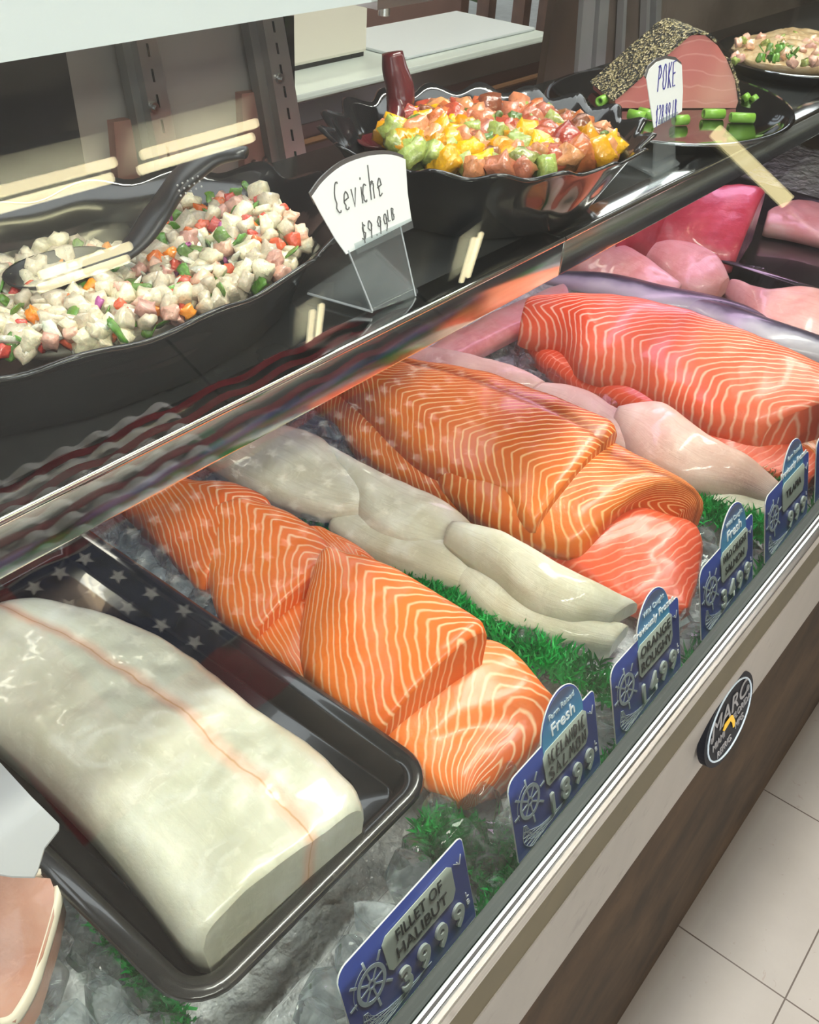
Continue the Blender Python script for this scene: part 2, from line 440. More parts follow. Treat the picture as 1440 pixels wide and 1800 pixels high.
def arc(cx, cy, rx, ry, a0, a1, n=12):
    return [(cx + rx * math.cos(math.radians(a0 + (a1 - a0) * i / n)), cy + ry * math.sin(math.radians(a0 + (a1 - a0) * i / n))) for i in range(n + 1)]
GL = {
 'C': [arc(.45, .5, .4, .5, 60, 300)], 'e': [[(.1, .3), (.7, .36)] + arc(.42, .3, .3, .3, 10, 310)],
 'v': [[(.1, .6), (.35, 0), (.75, .6)]], 'i': [[(.35, .55), (.35, .0)], [(.4, .78), (.45, .86)]],
 'c': [arc(.42, .3, .3, .3, 50, 310)], 'h': [[(.1, 0), (.2, 1.15)], [(.13, .3)] + arc(.4, .35, .22, .25, 150, 0) + [(.62, 0)]],
 'P': [[(.12, 0), (.18, 1)], [(.1, .95)] + arc(.3, .74, .4, .25, 80, -80) + [(.15, .47)]], 'O': [arc(.42, .5, .36, .48, 90, 455, 18)],
 'K': [[(.12, 0), (.15, 1)], [(.75, 1), (.18, .48), (.8, 0)]], 'E': [[(.75, 1), (.12, .97), (.12, .02), (.8, .03)], [(.12, .52), (.62, .54)]],
 '$': [[(.72, .8), (.5, .9), (.15, .75), (.25, .55), (.6, .42), (.65, .2), (.35, .08), (.1, .2)], [(.4, 1.05), (.42, -.1)]],
 '2': [arc(.4, .72, .3, .28, 160, -20) + [(.1, .02), (.8, .04)]], '8': [arc(.42, .74, .24, .24, 90, 450, 14), arc(.42, .26, .3, .26, 90, 450, 14)],
 '9': [arc(.4, .7, .27, .27, 20, 380, 14) + [(.62, .3), (.5, 0)]], '.': [[(.3, 0), (.38, .08)]],
 'L': [[(.15, 1), (.12, .03), (.7, .04)]], 'B': [[(.12, 0), (.15, 1)], [(.12, 1)] + arc(.3, .76, .3, .23, 80, -80) + arc(.32, .27, .36, .26, 80, -90) + [(.1, 0)]],
 'I': [[(.3, 1), (.3, 0)]], 'A': [[(.05, 0), (.4, 1), (.75, 0)], [(.2, .4), (.62, .4)]], 'N': [[(.1, 0), (.14, 1), (.66, .05), (.7, 1)]],
 'D': [[(.12, 0), (.12, 1)] + arc(.12, .5, .6, .5, 85, -90)], 'S': [[(.75, .85), (.45, 1), (.15, .8), (.3, .55), (.65, .42), (.7, .15), (.4, 0), (.08, .12)]],
 'M': [[(.05, 0), (.12, 1), (.42, .35), (.75, 1), (.85, 0)]], ' ': [],
}
def hand(bm, fr, s, x, y, h, w, pen, wob=.06, slope=0, z=.0006):
    rnd = random.Random(hash(s) % 1000 if False else sum(map(ord, s)))
    for ch in s:
        for st in GL[ch]:
            k = [(x + px * w * .85 + rnd.uniform(-1, 1) * wob * w * .3, y + py * h + slope * px * w) for px, py in st]
            stroke(bm, fr, k, pen, z)
        x += w * (.45 if ch in '.i ' else .78 if ch == 'I' else 1.0); y += slope * w
    return bm

# ================================================================== THE CASE
SH = 1.0                       # shelf top
case = thing('display_case', 'long refrigerated seafood display case with slanted front glass and chrome rail', 'display case', (.9, .4, 0))
X0, X1 = -.6, 3.2
# front glass
TH = math.radians(33); GD = V((0, math.sin(TH), math.cos(TH))); GN = V((0, math.cos(TH), -math.sin(TH)))
g0 = V((0, .1165, .825))
bm = NB(); a, b = g0 + V((X0, 0, 0)), g0 + V((X1, 0, 0)); l = GD * .72
hexa(bm, [a, b, b + l, a + l], [p + GN * .006 for p in (a, b, b + l, a + l)])
obj('front_glass', bm, MT['glass'], case)
# rail, from the outside inwards
bm = NB(); box(bm, X0, X1, .104, .109, .8155, .829, .0012); tube(bm, [V((X0, .1062, .8158)), V((X1, .1062, .8158))], .0024, 10)
obj('chrome_rail', bm, MT['chrome'], case)
bm = NB(); box(bm, X0, X1, .109, .1155, .80, .826, .0008); obj('glass_channel', bm, MT['aluminium'], case)
bm = NB(); box(bm, X0, X1, .1118, .1132, .82, .8275); box(bm, X0, X1, .1082, .1094, .82, .8285); obj('sealing_strip', bm, MT['black_rubber'], case)
bm = NB(); hexa(bm, [V((X0, .1155, .80)), V((X1, .1155, .80)), V((X1, .1165, .824)), V((X0, .1165, .824))],
                [V((X0, .128, .79)), V((X1, .128, .79)), V((X1, .124, .824)), V((X0, .124, .824))])
box(bm, X0, X1, .116, .130, .60, .802); obj('inner_gasket', bm, MT['gasket'], case)
bm = NB(); box(bm, X0, X1, .107, .116, .640, .802); obj('upper_panel', bm, MT['olive'], case)
bm = NB(); box(bm, X0, X1, .1060, .110, .6385, .7555, .001); obj('bumper_strip', bm, MT['beige'], case)
bm = NB(); box(bm, X0, X1, .107, .118, .02, .644); obj('kick_panel', bm, MT['kick'], case)
bm = NB(); box(bm, X0, X1, .109, .116, .0, .02); obj('toe_gap', bm, MT['black_rubber'], case)
bm = NB(); box(bm, X0, X1, .13, .80, .58, .62); obj('deck_pan', bm, MT['steel'], case)
# shelf with lip in two lengths
seam = at(985, 420, z=SH).x
bm = NB(); box(bm, X0, X1, .398, .67, SH - .012, SH); sh = obj('shelf', bm, simple('dark_shelf', (.035, .037, .038), .13, var=.3, vs=10), case)
for xa, xb in ((X0, seam - .0008), (seam + .0008, X1)):
    bm = NB(); box(bm, xa, xb, .374, .3985, SH - .002, SH + .0015, .0008); box(bm, xa, xb, .372, .3755, SH - .031, SH + .002, .0016)
    tube(bm, [V((xa, .3735, SH + .0008)), V((xb, .3735, SH + .0008))], .0027, 12)
    obj('shelf_lip', bm, MT['chrome'], sh, True).modifiers.new('e', 'EDGE_SPLIT').split_angle = .7
bm = NB(); box(bm, X0, X1, .376, .386, SH - .032, SH - .0285); obj('shelf_return', bm, MT['aluminium'], sh)
# light bar under the canopy
bm = NB(); xe = at(690, 5, z=1.18).x
hexa(bm, [V((X0, .455, 1.18)), V((xe, .455, 1.18)), V((xe, .46, 1.205)), V((X0, .46, 1.205))],
     [V((X0, .53, 1.178)), V((xe, .53, 1.178)), V((xe, .53, 1.20)), V((X0, .53, 1.20))])
lb = obj('light_bar', bm, MT['white_bar'], case)
bm = NB(); box(bm, xe - .01, xe + .05, .45, .50, 1.176, 1.182); cyl(bm, V((xe + .015, .465, 1.168)), .004, .01); obj('light_bracket', bm, MT['steel'], lb)
bm = NB(); box(bm, X0, X1, .56, .86, 1.235, 1.25); obj('canopy_panel', bm, simple('canopy_grey', (.2, .2, .21), .4), case)
# back panels (upright, seen under the canopy)
G_ = simple('grey_back_panel', (.23, .215, .205), .35, var=.18, vs=5)
bm = NB(); pxslab(bm, [(108, 60), (517, 20), (521, 420), (170, 420)], .80, .01); box(bm, -.6, .9, .80, .81, .62, .88); obj('back_panel', bm, G_, case)
bm = NB(); pxslab(bm, [(-300, 60), (110, 60), (172, 420), (-300, 420)], .799, .012); obj('dark_back_panel', bm, simple('dark_back', (.022, .022, .024), .15, var=.3, vs=8), case)
bm = NB(); pxslab(bm, [(501, 28), (517, 28), (521, 330), (513, 330)], .785, .015); obj('door_edge_trim', bm, MT['black'], case)
wood = simple('reddish_wood_block', (.25, .13, .11), .5, var=.15, vs=20)
for q in ([(200, 215), (230, 210), (262, 400), (215, 400)], [(425, 165), (462, 160), (490, 330), (432, 330)]):
    bm = NB(); pxslab(bm, q, .79, .012); w = obj('wood_block', bm, wood, case)
    for (sx, sy) in ((q[3][0] + 14, q[3][1] - 42), (q[3][0] + 34, q[3][1] - 48)):
        bm = NB(); cyl(bm, at(sx, sy, y=.789), .0045, .004, V((0, -1, 0)), 14); obj('screw', bm, MT['screw'], w)
steelm = simple('galvanised_steel', (.36, .35, .345), .32, .75, var=.15, vs=15)
slotm = MT['black']
for (t0, t1, scr) in (((262, 62), (331, 420), (269, 189)), ((484, 25), (536, 330), (491, 138))):
    st = None; bm = NB()
    def sl(x0, x1): return [(t0[0] + x0, t0[1]), (t0[0] + x1, t0[1]), (t1[0] + x1, t1[1]), (t1[0] + x0, t1[1])]
    pxslab(bm, sl(-24, 13), .770, .012); st = obj('shelf_standard', bm, steelm, case)
    bm = NB(); pxslab(bm, sl(-50, -24), .780, .012); obj('standard_flange', bm, simple('shade_steel', (.2, .2, .2), .35, .5), st)
    bm = NB()
    for k in range(8):
        f0 = .04 + k * .125; f1 = f0 + .065
        def pp(f, dx): return (t0[0] + (t1[0] - t0[0]) * f + dx - 6, t0[1] + (t1[1] - t0[1]) * f)
        pxslab(bm, [pp(f0, -1.6), pp(f0, 1.6), pp(f1, 1.6), pp(f1, -1.6)], .7694, .0012)
    obj('slot_row', bm, slotm, st)
    bm = NB(); c = at(scr[0], scr[1], y=.770); cyl(bm, c, .0052, .003, V((0, -1, 0)), 16); cyl(bm, c, .0025, .006, V((0, -1, 0)), 10); obj('screw', bm, MT['screw'], st)
# right part: brown post, pale door profiles, dark panels
bm = NB(); pxslab(bm, [(985, -60), (1022, -60), (1000, 260), (948, 200)], .79, .012); box(bm, at(975, 0, y=.79).x, at(985, 260, y=.79).x + .02, .79, .82, .62, .9)
obj('door_post', bm, simple('brown_post', (.075, .05, .035), .35, var=.3, vs=12), case)
bm = NB(); pxslab(bm, [(1000, -80), (1435, -80), (1435, 300), (985, 260)], .815, .01); box(bm, at(1435, 0, y=.815).x - .1, 3.2, .815, .825, .62, 1.25); obj('right_back_panel', bm, dirty('dark_brown_back', (.10, .075, .06), (.24, .20, .17), 4, .3), case)
pale = simple('pale_door_profile', (.42, .44, .45), .3, .3, var=.15, vs=8)
for a0, a1, b0, b1, yb in ((1032, 1052, 1012, 1035, 112), (1060, 1076, 1043, 1060, 112), (1101, 1106, 1090, 1096, 78), (1140, 1146, 1132, 1138, 90), (1156, 1166, 1150, 1158, 85)):
    bm = NB(); pxslab(bm, [(a0, -60), (a1, -60), (b1, yb + 60), (b0, yb + 60)], .80, .012); obj('door_profile', bm, pale, case)
# badge
bf = frame(at(1283, 1264, y=.0985), V((1, 0, 0)), V((0, .26, 1)))
bw, bh = .0475, .036
def ell(rx, ry, n=48): return [(rx * math.cos(2 * PI * i / n), ry * math.sin(2 * PI * i / n)) for i in range(n)]
bm = NB(); prism(bm, [bf(x, y, 0) for x, y in ell(bw, bh)], V((0, .006, -.001)))
bd = obj('maker_badge', bm, simple('badge_black', (.012, .013, .018), .5, spec=.2), case)
bm = NB(); tube(bm, [bf(x, y, .0005) for x, y in ell(bw * .88, bh * .86)], .0008, 6, closed=True); obj('badge_rim', bm, MT['ink_white'], bd)
silver = simple('badge_silver', (.30, .30, .31), .5, .2)
bm = NB()
join(bm, put(text_bm('MARC', .023, shear=.15, xs=1.1), bf, -.002, .0115, .0008))
for s_, sz, x_, y_ in (('MIAMI', .0100, -.0225, -.006), ('FLORIDA', .0100, .0225, -.003), ('REFRIG.', .0100, -.011, -.0195), ('MFG.', .0100, .0185, -.0145), ('\u00ae', .008, .034, .008), ('\u00ae', .008, -.035, .004)):
    join(bm, put(text_bm(s_, sz, xs=.85), bf, x_, y_, .0008))
obj('badge_lettering', bm, silver, bd)
bm = NB(); prism(bm, [bf(x * .95, y * .95, .0008) for x, y in ((-.016, .0), (-.012, .004), (.0, .0045), (.004, .002), (.009, -.008), (.008, -.0135), (.005, -.013), (.003, -.006), (-.001, -.001), (-.006, -.002), (-.013, -.003))], bf(0, 0, .0004) - bf(0, 0, 0))
obj('badge_emblem', bm, simple('badge_yellow', (.8, .48, .02), .35), bd)
exec_marks = None

# ================================================================== ICE
ICEZ = .672
bm = NB(); nx, ny = 220, 70
gv = []
for i in range(nx):
    row = []
    for j in range(ny):
        x = -.3 + 2.7 * i / (nx - 1); y = .131 + .665 * j / (ny - 1)
        z = ICEZ - .012 + .006 * noise.noise(V((x * 30, y * 30, 0))) + .005 * noise.noise(V((x * 80, y * 80, 3)))
        if .145 < x < .395 and .23 < y < .72: z -= .02
        row.append(bm.verts.new((x, y, z)))
    gv.append(row)
for i in range(nx - 1):
    for j in range(ny - 1): bm.faces.new((gv[i][j], gv[i + 1][j], gv[i + 1][j + 1], gv[i][j + 1]))
bv = []
e = bmesh.ops.extrude_face_region(bm, geom=bm.faces[:])
for v in e['geom']:
    if isinstance(v, bmesh.types.BMVert): v.co.z = .6205
o = obj('ice_bed', bm, MT['icebed'], None, True); tag(o, 'bed of crushed ice covering the bottom of the case under the fish', 'ice', kind='stuff')

ICEV = []
for k in range(9):
    bm = NB(); s_ = V((random.uniform(.85, 1.15), random.uniform(.8, 1.05), random.uniform(.6, .85)))
    for q in range(15):
        p = V((random.gauss(0, 1), random.gauss(0, 1), random.gauss(0, 1))).normalized()
        c_ = V((max(-.72, min(.72, p.x)), max(-.72, min(.72, p.y)), max(-.72, min(.72, p.z)))); p = p.lerp(c_ * 1.25, .6)
        bm.verts.new(V((p.x * s_.x, p.y * s_.y, p.z * s_.z)) * .55)
    r_ = bmesh.ops.convex_hull(bm, input=bm.verts[:])
    bmesh.ops.delete(bm, geom=[v for v in bm.verts if not v.link_faces], context='VERTS')
    bmesh.ops.dissolve_limit(bm, angle_limit=.28, verts=bm.verts[:], edges=bm.edges[:])
    bmesh.ops.bevel(bm, geom=bm.edges[:], offset=.085, segments=3, affect='EDGES', profile=.6, clamp_overlap=True)
    bmesh.ops.triangulate(bm, faces=[f for f in bm.faces if len(f.verts) > 4])
    bmesh.ops.recalc_face_normals(bm, faces=bm.faces)
    me = bpy.data.meshes.new('ice_cube'); bm.to_mesh(me); bm.free(); me.materials.append(MT['ice'])
    me.polygons.foreach_set('use_smooth', [True] * len(me.polygons)); ICEV.append(me)
def inpoly(x, y, P):
    c = False; n = len(P)
    for i in range(n):
        (x1, y1), (x2, y2) = P[i], P[i - 1]
        if (y1 > y) != (y2 > y) and x < (x2 - x1) * (y - y1) / (y2 - y1) + x1: c = not c
    return c
def scatter(P, z, dmin, n, tries=4000, rnd=random):
    out = []; xs = [p[0] for p in P]; ys = [p[1] for p in P]
    for _ in range(tries):
        px, py = rnd.uniform(min(xs), max(xs)), rnd.uniform(min(ys), max(ys))
        if not inpoly(px, py, P): continue
        w = at(px, py, z=z)
        if all((w - q).length > dmin for q in out):
            out.append(w)
            if len(out) >= n: break
    return out
ICE_AREAS = [
 ([(40, 1590), (110, 1560), (190, 1650), (330, 1800), (320, 1850), (20, 1850), (30, 1780)], 'clear ice cube left of the black tray beside the swordfish steak', 'ice cubes left of the halibut tray', 26),
 ([(480, 1810), (560, 1740), (640, 1640), (735, 1480), (760, 1410), (890, 1370), (905, 1500), (830, 1500), (700, 1570), (610, 1690), (600, 1830)], 'clear ice cube between the black tray and the halibut tag', 'ice cubes behind the halibut tag', 44),
 ([(800, 1500), (900, 1480), (910, 1530), (850, 1590), (835, 1560)], 'clear ice cube near the glass right of the halibut tag', 'ice cubes right of the halibut tag', 5),
 ([(890, 1130), (1000, 1150), (1070, 1210), (1060, 1270), (1000, 1215)], 'clear ice cube in front of the white roughy fillets', 'ice cubes before the roughy', 10),
 ([(1045, 1220), (1075, 1240), (1090, 1320), (1062, 1340)], 'clear ice cube in the gap between the salmon and roughy tags', 'ice cubes between front tags', 5),
 ([(1000, 990), (1060, 990), (1110, 1050), (1180, 1090), (1130, 1090), (1040, 1040)], 'clear ice cube between the roughy and wild salmon', 'ice cubes by the roughy tips', 9),
 ([(130, 925), (235, 890), (350, 1030), (460, 1150), (400, 1140)], 'clear ice cube behind the tray left of the salmon portions', 'ice cubes left of the portions', 26),
 ([(500, 740), (565, 700), (650, 770), (800, 850), (900, 940), (820, 910), (700, 860), (600, 790)], 'clear ice cube between roughy and dark wild salmon', 'ice cubes left of wild salmon', 34),
 ([(320, 850), (420, 820), (560, 900), (600, 960), (500, 890)], 'clear ice cube behind the salmon portions', 'ice cubes behind the portions', 12),
 ([(830, 600), (920, 580), (980, 630), (1080, 690), (1160, 720), (1080, 725), (960, 670), (870, 640)], 'clear ice cube between tilapia and the coral salmon side', 'ice cubes behind tilapia', 36),
 ([(1180, 740), (1260, 780), (1400, 830), (1430, 860), (1350, 840), (1260, 790)], 'clear ice cube between tilapia and lower coral salmon', 'ice cubes near the tilapia tag', 16),
 ([(1220, 930), (1290, 900), (1350, 905), (1355, 960), (1330, 1000), (1310, 910), (1240, 1000), (1215, 1170), (1190, 1110)], 'clear ice cube around the wild salmon tag', 'ice cubes near the wild salmon tag', 18),
 ([(1130, 510), (1290, 480), (1350, 500), (1300, 520), (1290, 580), (1180, 540)], 'clear ice cube among the pink fillets at the rear', 'ice cubes by the pink fillets', 22),
]
nice = 0
for poly, lab, grp, n in ICE_AREAS:
    far = at(*poly[0], z=ICEZ).x > .8
    for w in scatter(poly, ICEZ, .0255, int(n * 1.2)):
        o = bpy.data.objects.new('ice_cube', ICEV[nice % 9]); C.objects.link(o); s = random.uniform(.030, .046)
        o.location = (w.x, w.y, ICEZ + random.uniform(-.001, .010)); o.scale = (s, s, s)
        o.rotation_euler = (random.uniform(-.5, .5), random.uniform(-.5, .5), random.uniform(0, 6))
        tag(o, lab, 'ice cube', grp); nice += 1

# green plastic garnish
def garnish(label, pts, w, n, h=.014):
    bm = NB(); P = cr(pts, 60); r = random.Random(n)
    for _ in range(n):
        i = r.randrange(59); p = P[i].lerp(P[i + 1], r.random()); t = (P[i + 1] - P[i]).normalized(); s = t.cross(V((0, 0, 1)))
        p = p + s * r.gauss(0, w * .35)
        d = V((r.uniform(-1, 1), r.uniform(-1, 1), r.uniform(.6, 1.6))).normalized(); hh = h * r.uniform(.6, 1.15)
        q = d.cross(V((r.uniform(-1, 1), r.uniform(-1, 1), .2))).normalized() * .0011; m = p + d * hh * .55 + V((r.uniform(-1, 1), r.uniform(-1, 1), 0)) * .0015
        a_ = [bm.verts.new(p - q), bm.verts.new(p + q), bm.verts.new(m + q * 1.2), bm.verts.new(m - q * 1.2)]; bm.faces.new(a_)
        tp = bm.verts.new(p + d * hh + V((r.uniform(-1, 1), r.uniform(-1, 1), -.3)) * .003); bm.faces.new((a_[3], a_[2], tp))
    tube(bm, [p + V((0, 0, -.003)) for p in P[::3]], .003, 6)
    return tag(obj('plastic_garnish', bm, MT['green'], None, False), label, 'garnish')
gz = ICEZ - .004
garnish('green plastic garnish strip running along the front behind the tags', [V((.22, .152, gz + .012)), V((.5, .150, gz + .012)), V((.9, .150, gz + .012)), V((1.4, .15, gz + .012))], .016, 9000, .018)
garnish('green plastic garnish strip at the left edge of the black tray', [at(120, 1520, z=gz), at(230, 1690, z=gz), at(330, 1810, z=gz)], .010, 900)
garnish('green plastic garnish strip between salmon portions and white roughy', [at(440, 800, z=gz), at(640, 960, z=gz), at(860, 1110, z=gz + .01), at(960, 1160, z=gz + .014), at(1090, 1230, z=gz + .01)], .030, 4500, .018)
garnish('green plastic garnish strip between wild salmon and tilapia', [at(1150, 830, z=gz), at(1240, 900, z=gz + .012), at(1330, 930, z=gz + .012), at(1370, 950, z=gz + .01)], .03, 2600, .018)
garnish('green plastic garnish strip beneath the tilapia tips', [at(1290, 820, z=gz + .01), at(1350, 835, z=gz + .014), at(1400, 850, z=gz + .01)], .02, 900, .016)
garnish('green plastic garnish strip between roughy and wild salmon', [at(700, 800, z=gz), at(800, 880, z=gz), at(900, 940, z=gz)], .02, 1500)
garnish('green plastic garnish sprig in front of the black tray corner', [at(735, 1490, z=gz), at(790, 1480, z=gz + .004), at(850, 1500, z=gz), at(905, 1560, z=gz)], .03, 1500, .016)

# ================================================================== TRAYS AND FISH
def rrect(cx, cy, hx, hy, r, n=7):
    out = []
    for (sx, sy, a) in ((1, 1, 0), (-1, 1, 90), (-1, -1, 180), (1, -1, 270)):
        for k in range(n + 1):
            t = math.radians(a + 90 * k / n); out.append((cx + sx * (hx - r) + r * math.cos(t), cy + sy * (hy - r) + r * math.sin(t)))
    return out
def tray(name, label, cx, cy, hx, hy, zb, zr, mat, r=.035):
    bm = NB(); rings = []
    prof = [(0, zb, 0), (0, zb, .022), (0, zb, .030), (.004, zb + .006, 0), (.011, zr - .003, 0), (.016, zr, 0), (.021, zr + .0005, 0), (.0235, zr - .003, 0), (.021, zr - .005, 0), (.015, zr - .005, 0), (.006, zb + .004, 0), (.002, zb - .003, 0)]
    base = -.026
    seq = [(base - .03, zb + .0), (base, zb), (base + .004, zb + .002), (base + .010, zr - .003), (base + .014, zr - .0005), (base + .018, zr), (base + .024, zr - .0005), (base + .026, zr - .003), (base + .024, zr - .005), (base + .016, zr - .004), (base + .004, zb - .002), (base - .03, zb - .003)]
    for d, z in seq: rings.append([bm.verts.new((x, y, z)) for x, y in rrect(cx, cy, hx + d, hy + d, max(.004, r + d))])
    n = len(rings[0])
    for a_, b_ in zip(rings, rings[1:]):
        for k in range(n): bm.faces.new((a_[k], a_[(k + 1) % n], b_[(k + 1) % n], b_[k]))
    bm.faces.new(rings[0][::-1]); bm.faces.new(rings[-1])
    return tag(obj(name, bm, mat, None, True), label, 'tray')
tx0, tx1, ty0, ty1 = .148, .388, .238, .70
tray('black_tray', 'shallow black tray with rounded corners under the thick white halibut slab', (tx0 + tx1) / 2, (ty0 + ty1) / 2, (tx1 - tx0) / 2, (ty1 - ty0) / 2, .690, .716, MT['tray_black'])
slab('halibut_slab', 'thick white halibut slab with a pink seam lying in the black tray', 'fish fillet',
     [(-190, 1120), (-60, 1230), (90, 1360), (225, 1510), (335, 1655)], [(95, 1047), (255, 1090), (370, 1165), (470, 1240), (560, 1305), (655, 1400)],
     MT['halibut'], base=.6925, dome=.010, z=.748, rnd=.020, wav=.006, groove=(.64, .0022), ends=(0, 0), N=60, Mt=40, seed=1)
# thin liquid in the tray
bm = NB(); prism(bm, [V((x, y, .6905)) for x, y in rrect((tx0 + tx1) / 2, (ty0 + ty1) / 2, .082, .19, .02)], V((0, 0, .0012)))
tag(obj('tray_liquid', bm, glassy('clear_liquid', (.8, .75, .7), 1.5, .0, 1.33), None, False), 'thin film of clear liquid pooled in the black halibut tray', 'liquid', kind='stuff')
# swordfish steak at lower left
bm = NB(); zt = .715
sp = [(-70, 1520), (0, 1542), (50, 1541), (95, 1536), (104, 1560), (95, 1610), (75, 1680), (55, 1740), (25, 1790), (0, 1800), (-80, 1790)]
prism(bm, [at(x, y, z=zt) for x, y in sp], V((0, 0, -.03)))
bmesh.ops.bevel(bm, geom=[e_ for e_ in bm.edges if abs(e_.verts[0].co.z - e_.verts[1].co.z) < .001 and e_.verts[0].co.z > zt - .01], offset=.003, segments=3, affect='EDGES')
sw = obj('swordfish_steak', bm, MT['sword'], None, True); tag(sw, 'pinkish fish steak with pale skin rim at the lower left corner', 'fish steak')
sw.modifiers.new('e', 'EDGE_SPLIT').split_angle = .9
bm = NB(); tube(bm, [at(x, y, z=zt - .006) for x, y in cr([V((x, y, 0)) for x, y in sp[2:10]], 40) and [(v.x, v.y) for v in cr([V((x, y, 0)) for x, y in sp[2:10]], 40)]], .0035, 8, 1.8); obj('skin_rim', bm, MT['sword_skin'], sw, True)

I = MT['icelandic']
slab('salmon_portion', 'rearmost orange salmon portion of the front row, under the shelf lip', 'salmon fillet', [(130, 800, .70), (225, 885, .705), (290, 955, .70), (352, 1030, .70)], [(230, 770, .72), (330, 845, .73), (410, 852, .735), (488, 882, .735)], I, base=.678, dome=.018, seed=2)
slab('salmon_portion', 'orange salmon portion with ringed cut end between two others', 'salmon fillet', [(330, 930, .71), (362, 1010, .705), (385, 1075, .70), (440, 1128, .695)], [(450, 880, .735), (520, 905, .74), (570, 940, .735), (600, 990, .73)], I, base=.678, dome=.018, seed=3)
slab('salmon_tail', 'thin salmon end piece poking out beside the white roughy', 'salmon fillet', [(500, 930, .70), (560, 970, .70), (610, 1010, .70)], [(570, 925, .71), (620, 950, .71), (668, 985, .70)], I, base=.678, dome=.004, ends=(0, .6), seed=4)
slab('salmon_portion', 'low orange salmon portion tucked under the large front one', 'salmon fillet', [(390, 1080, .69), (440, 1132, .69), (520, 1190, .69), (600, 1265, .685)], [(500, 1010, .71), (560, 1040, .71), (620, 1100, .71), (680, 1160, .705)], I, base=.678, dome=.006, seed=5)
slab('salmon_portion', 'large thick orange salmon portion with bold pale stripes, topmost in front', 'salmon fillet', [(548, 1010, .735), (528, 1085, .715), (528, 1165, .70), (575, 1240, .70), (655, 1308, .70)], [(590, 975, .755), (680, 992, .762), (770, 1040, .762), (868, 1102, .758)], I, base=.69, dome=.022, seed=6, N=56, rnd=.01)
slab('salmon_portion', 'flat orange salmon portion nearest the salmon price tag', 'salmon fillet', [(640, 1240, .70), (670, 1305, .695), (735, 1362, .69), (800, 1412, .685)], [(800, 1125, .71), (890, 1130, .715), (965, 1205, .705), (985, 1245, .695), (925, 1335, .69), (850, 1402, .685)], I, base=.676, dome=.012, ends=(0, .5), seed=7, N=56)
W = MT['roughy']
slab('roughy_fillet', 'white roughy fillet at the back of its row under the lip', 'fish fillet', [(330, 790, .70), (430, 845, .70), (540, 890, .70), (640, 905, .705)], [(430, 735, .71), (545, 758, .72), (600, 800, .72), (655, 850, .72)], W, dome=.012, th=.02, ends=(.5, .5), seed=11)
slab('roughy_fillet', 'white roughy fillet in the middle of its row', 'fish fillet', [(600, 850, .705), (640, 915, .705), (700, 950, .705), (775, 965, .705)], [(555, 770, .72), (660, 825, .725), (760, 868, .725), (832, 915, .715)], W, dome=.012, th=.022, ends=(.5, .4), seed=12)
slab('roughy_fillet', 'white roughy fillet lowest beside the salmon tail', 'fish fillet', [(575, 920, .69), (640, 965, .69), (740, 1005, .69), (820, 1030, .69)], [(620, 880, .70), (740, 930, .71), (820, 960, .71), (880, 1000, .70)], W, dome=.006, ends=(.5, .5), seed=13)
slab('roughy_fillet', 'lower white roughy fillet with tip near the green garnish', 'fish fillet', [(790, 1010, .69), (860, 1085, .685), (960, 1120, .685), (1072, 1143, .685)], [(830, 960, .705), (930, 1030, .705), (1020, 1075, .70), (1108, 1098, .69)], W, dome=.01, th=.02, ends=(.4, .35), seed=14)
slab('roughy_fillet', 'upper white roughy fillet pointing at the orange roughy tag', 'fish fillet', [(780, 945, .72), (860, 1000, .715), (920, 1052, .71), (1000, 1085, .705), (1070, 1093, .70)], [(800, 915, .73), (880, 937, .735), (985, 990, .73), (1060, 1030, .72), (1125, 1062, .70)], W, dome=.013, th=.02, ends=(.5, .5), seed=15)
Wd = MT['wild']
slab('salmon_fillet', 'long dark orange salmon piece lowest at the left of the wild salmon pile', 'salmon fillet', [(500, 640, .70), (565, 705, .70), (640, 790, .70), (740, 852, .70), (870, 925, .695), (990, 968, .69)], [(600, 620, .72), (700, 700, .72), (800, 790, .72), (900, 860, .715), (1020, 920, .71)], Wd, base=.676, dome=.008, seed=21, N=60)
slab('salmon_fillet', 'reddish salmon tail end at the bottom front of the wild salmon pile', 'salmon fillet', [(880, 930, .69), (1000, 995, .688), (1060, 1045, .685), (1120, 1075, .682), (1195, 1090, .68)], [(1060, 880, .71), (1160, 900, .712), (1232, 930, .705), (1233, 1000, .69), (1212, 1075, .682)], MT['red'], base=.675, dome=.014, ends=(0, .4), seed=22, N=56)
slab('salmon_fillet', 'middle orange salmon piece of the wild pile with rounded end', 'salmon fillet', [(760, 830, .72), (850, 900, .715), (930, 940, .71), (1020, 967, .705), (1090, 922, .70), (1180, 920, .70)], [(1000, 740, .745), (1085, 780, .75), (1160, 820, .748), (1215, 855, .74), (1238, 882, .725), (1235, 905, .712)], Wd, base=.69, dome=.02, ends=(0, .3), seed=23, N=56)
slab('salmon_fillet', 'topmost wild salmon side with dark seam and square cut end', 'salmon fillet', [(560, 620, .74), (640, 700, .74), (720, 775, .74), (810, 828, .735), (878, 865, .73), (935, 926, .725)], [(600, 600, .775), (720, 630, .78), (850, 652, .785), (970, 692, .785), (1095, 745, .775)], Wd, base=.705, dome=.012, groove=(.80, .003), seed=24, N=64, Mt=34)
T = MT['tilapia']
slab('tilapia_fillet', 'long pale pink fillet slanting under the chrome lip behind the salmon', 'fish fillet', [(700, 650, .70), (790, 590, .70), (880, 545, .70), (950, 515, .70), (985, 500, .70)], [(760, 650, .71), (860, 600, .715), (940, 560, .715), (990, 540, .71), (1002, 520, .705)], MT['pink'], dome=.012, ends=(.4, .5), seed=31)
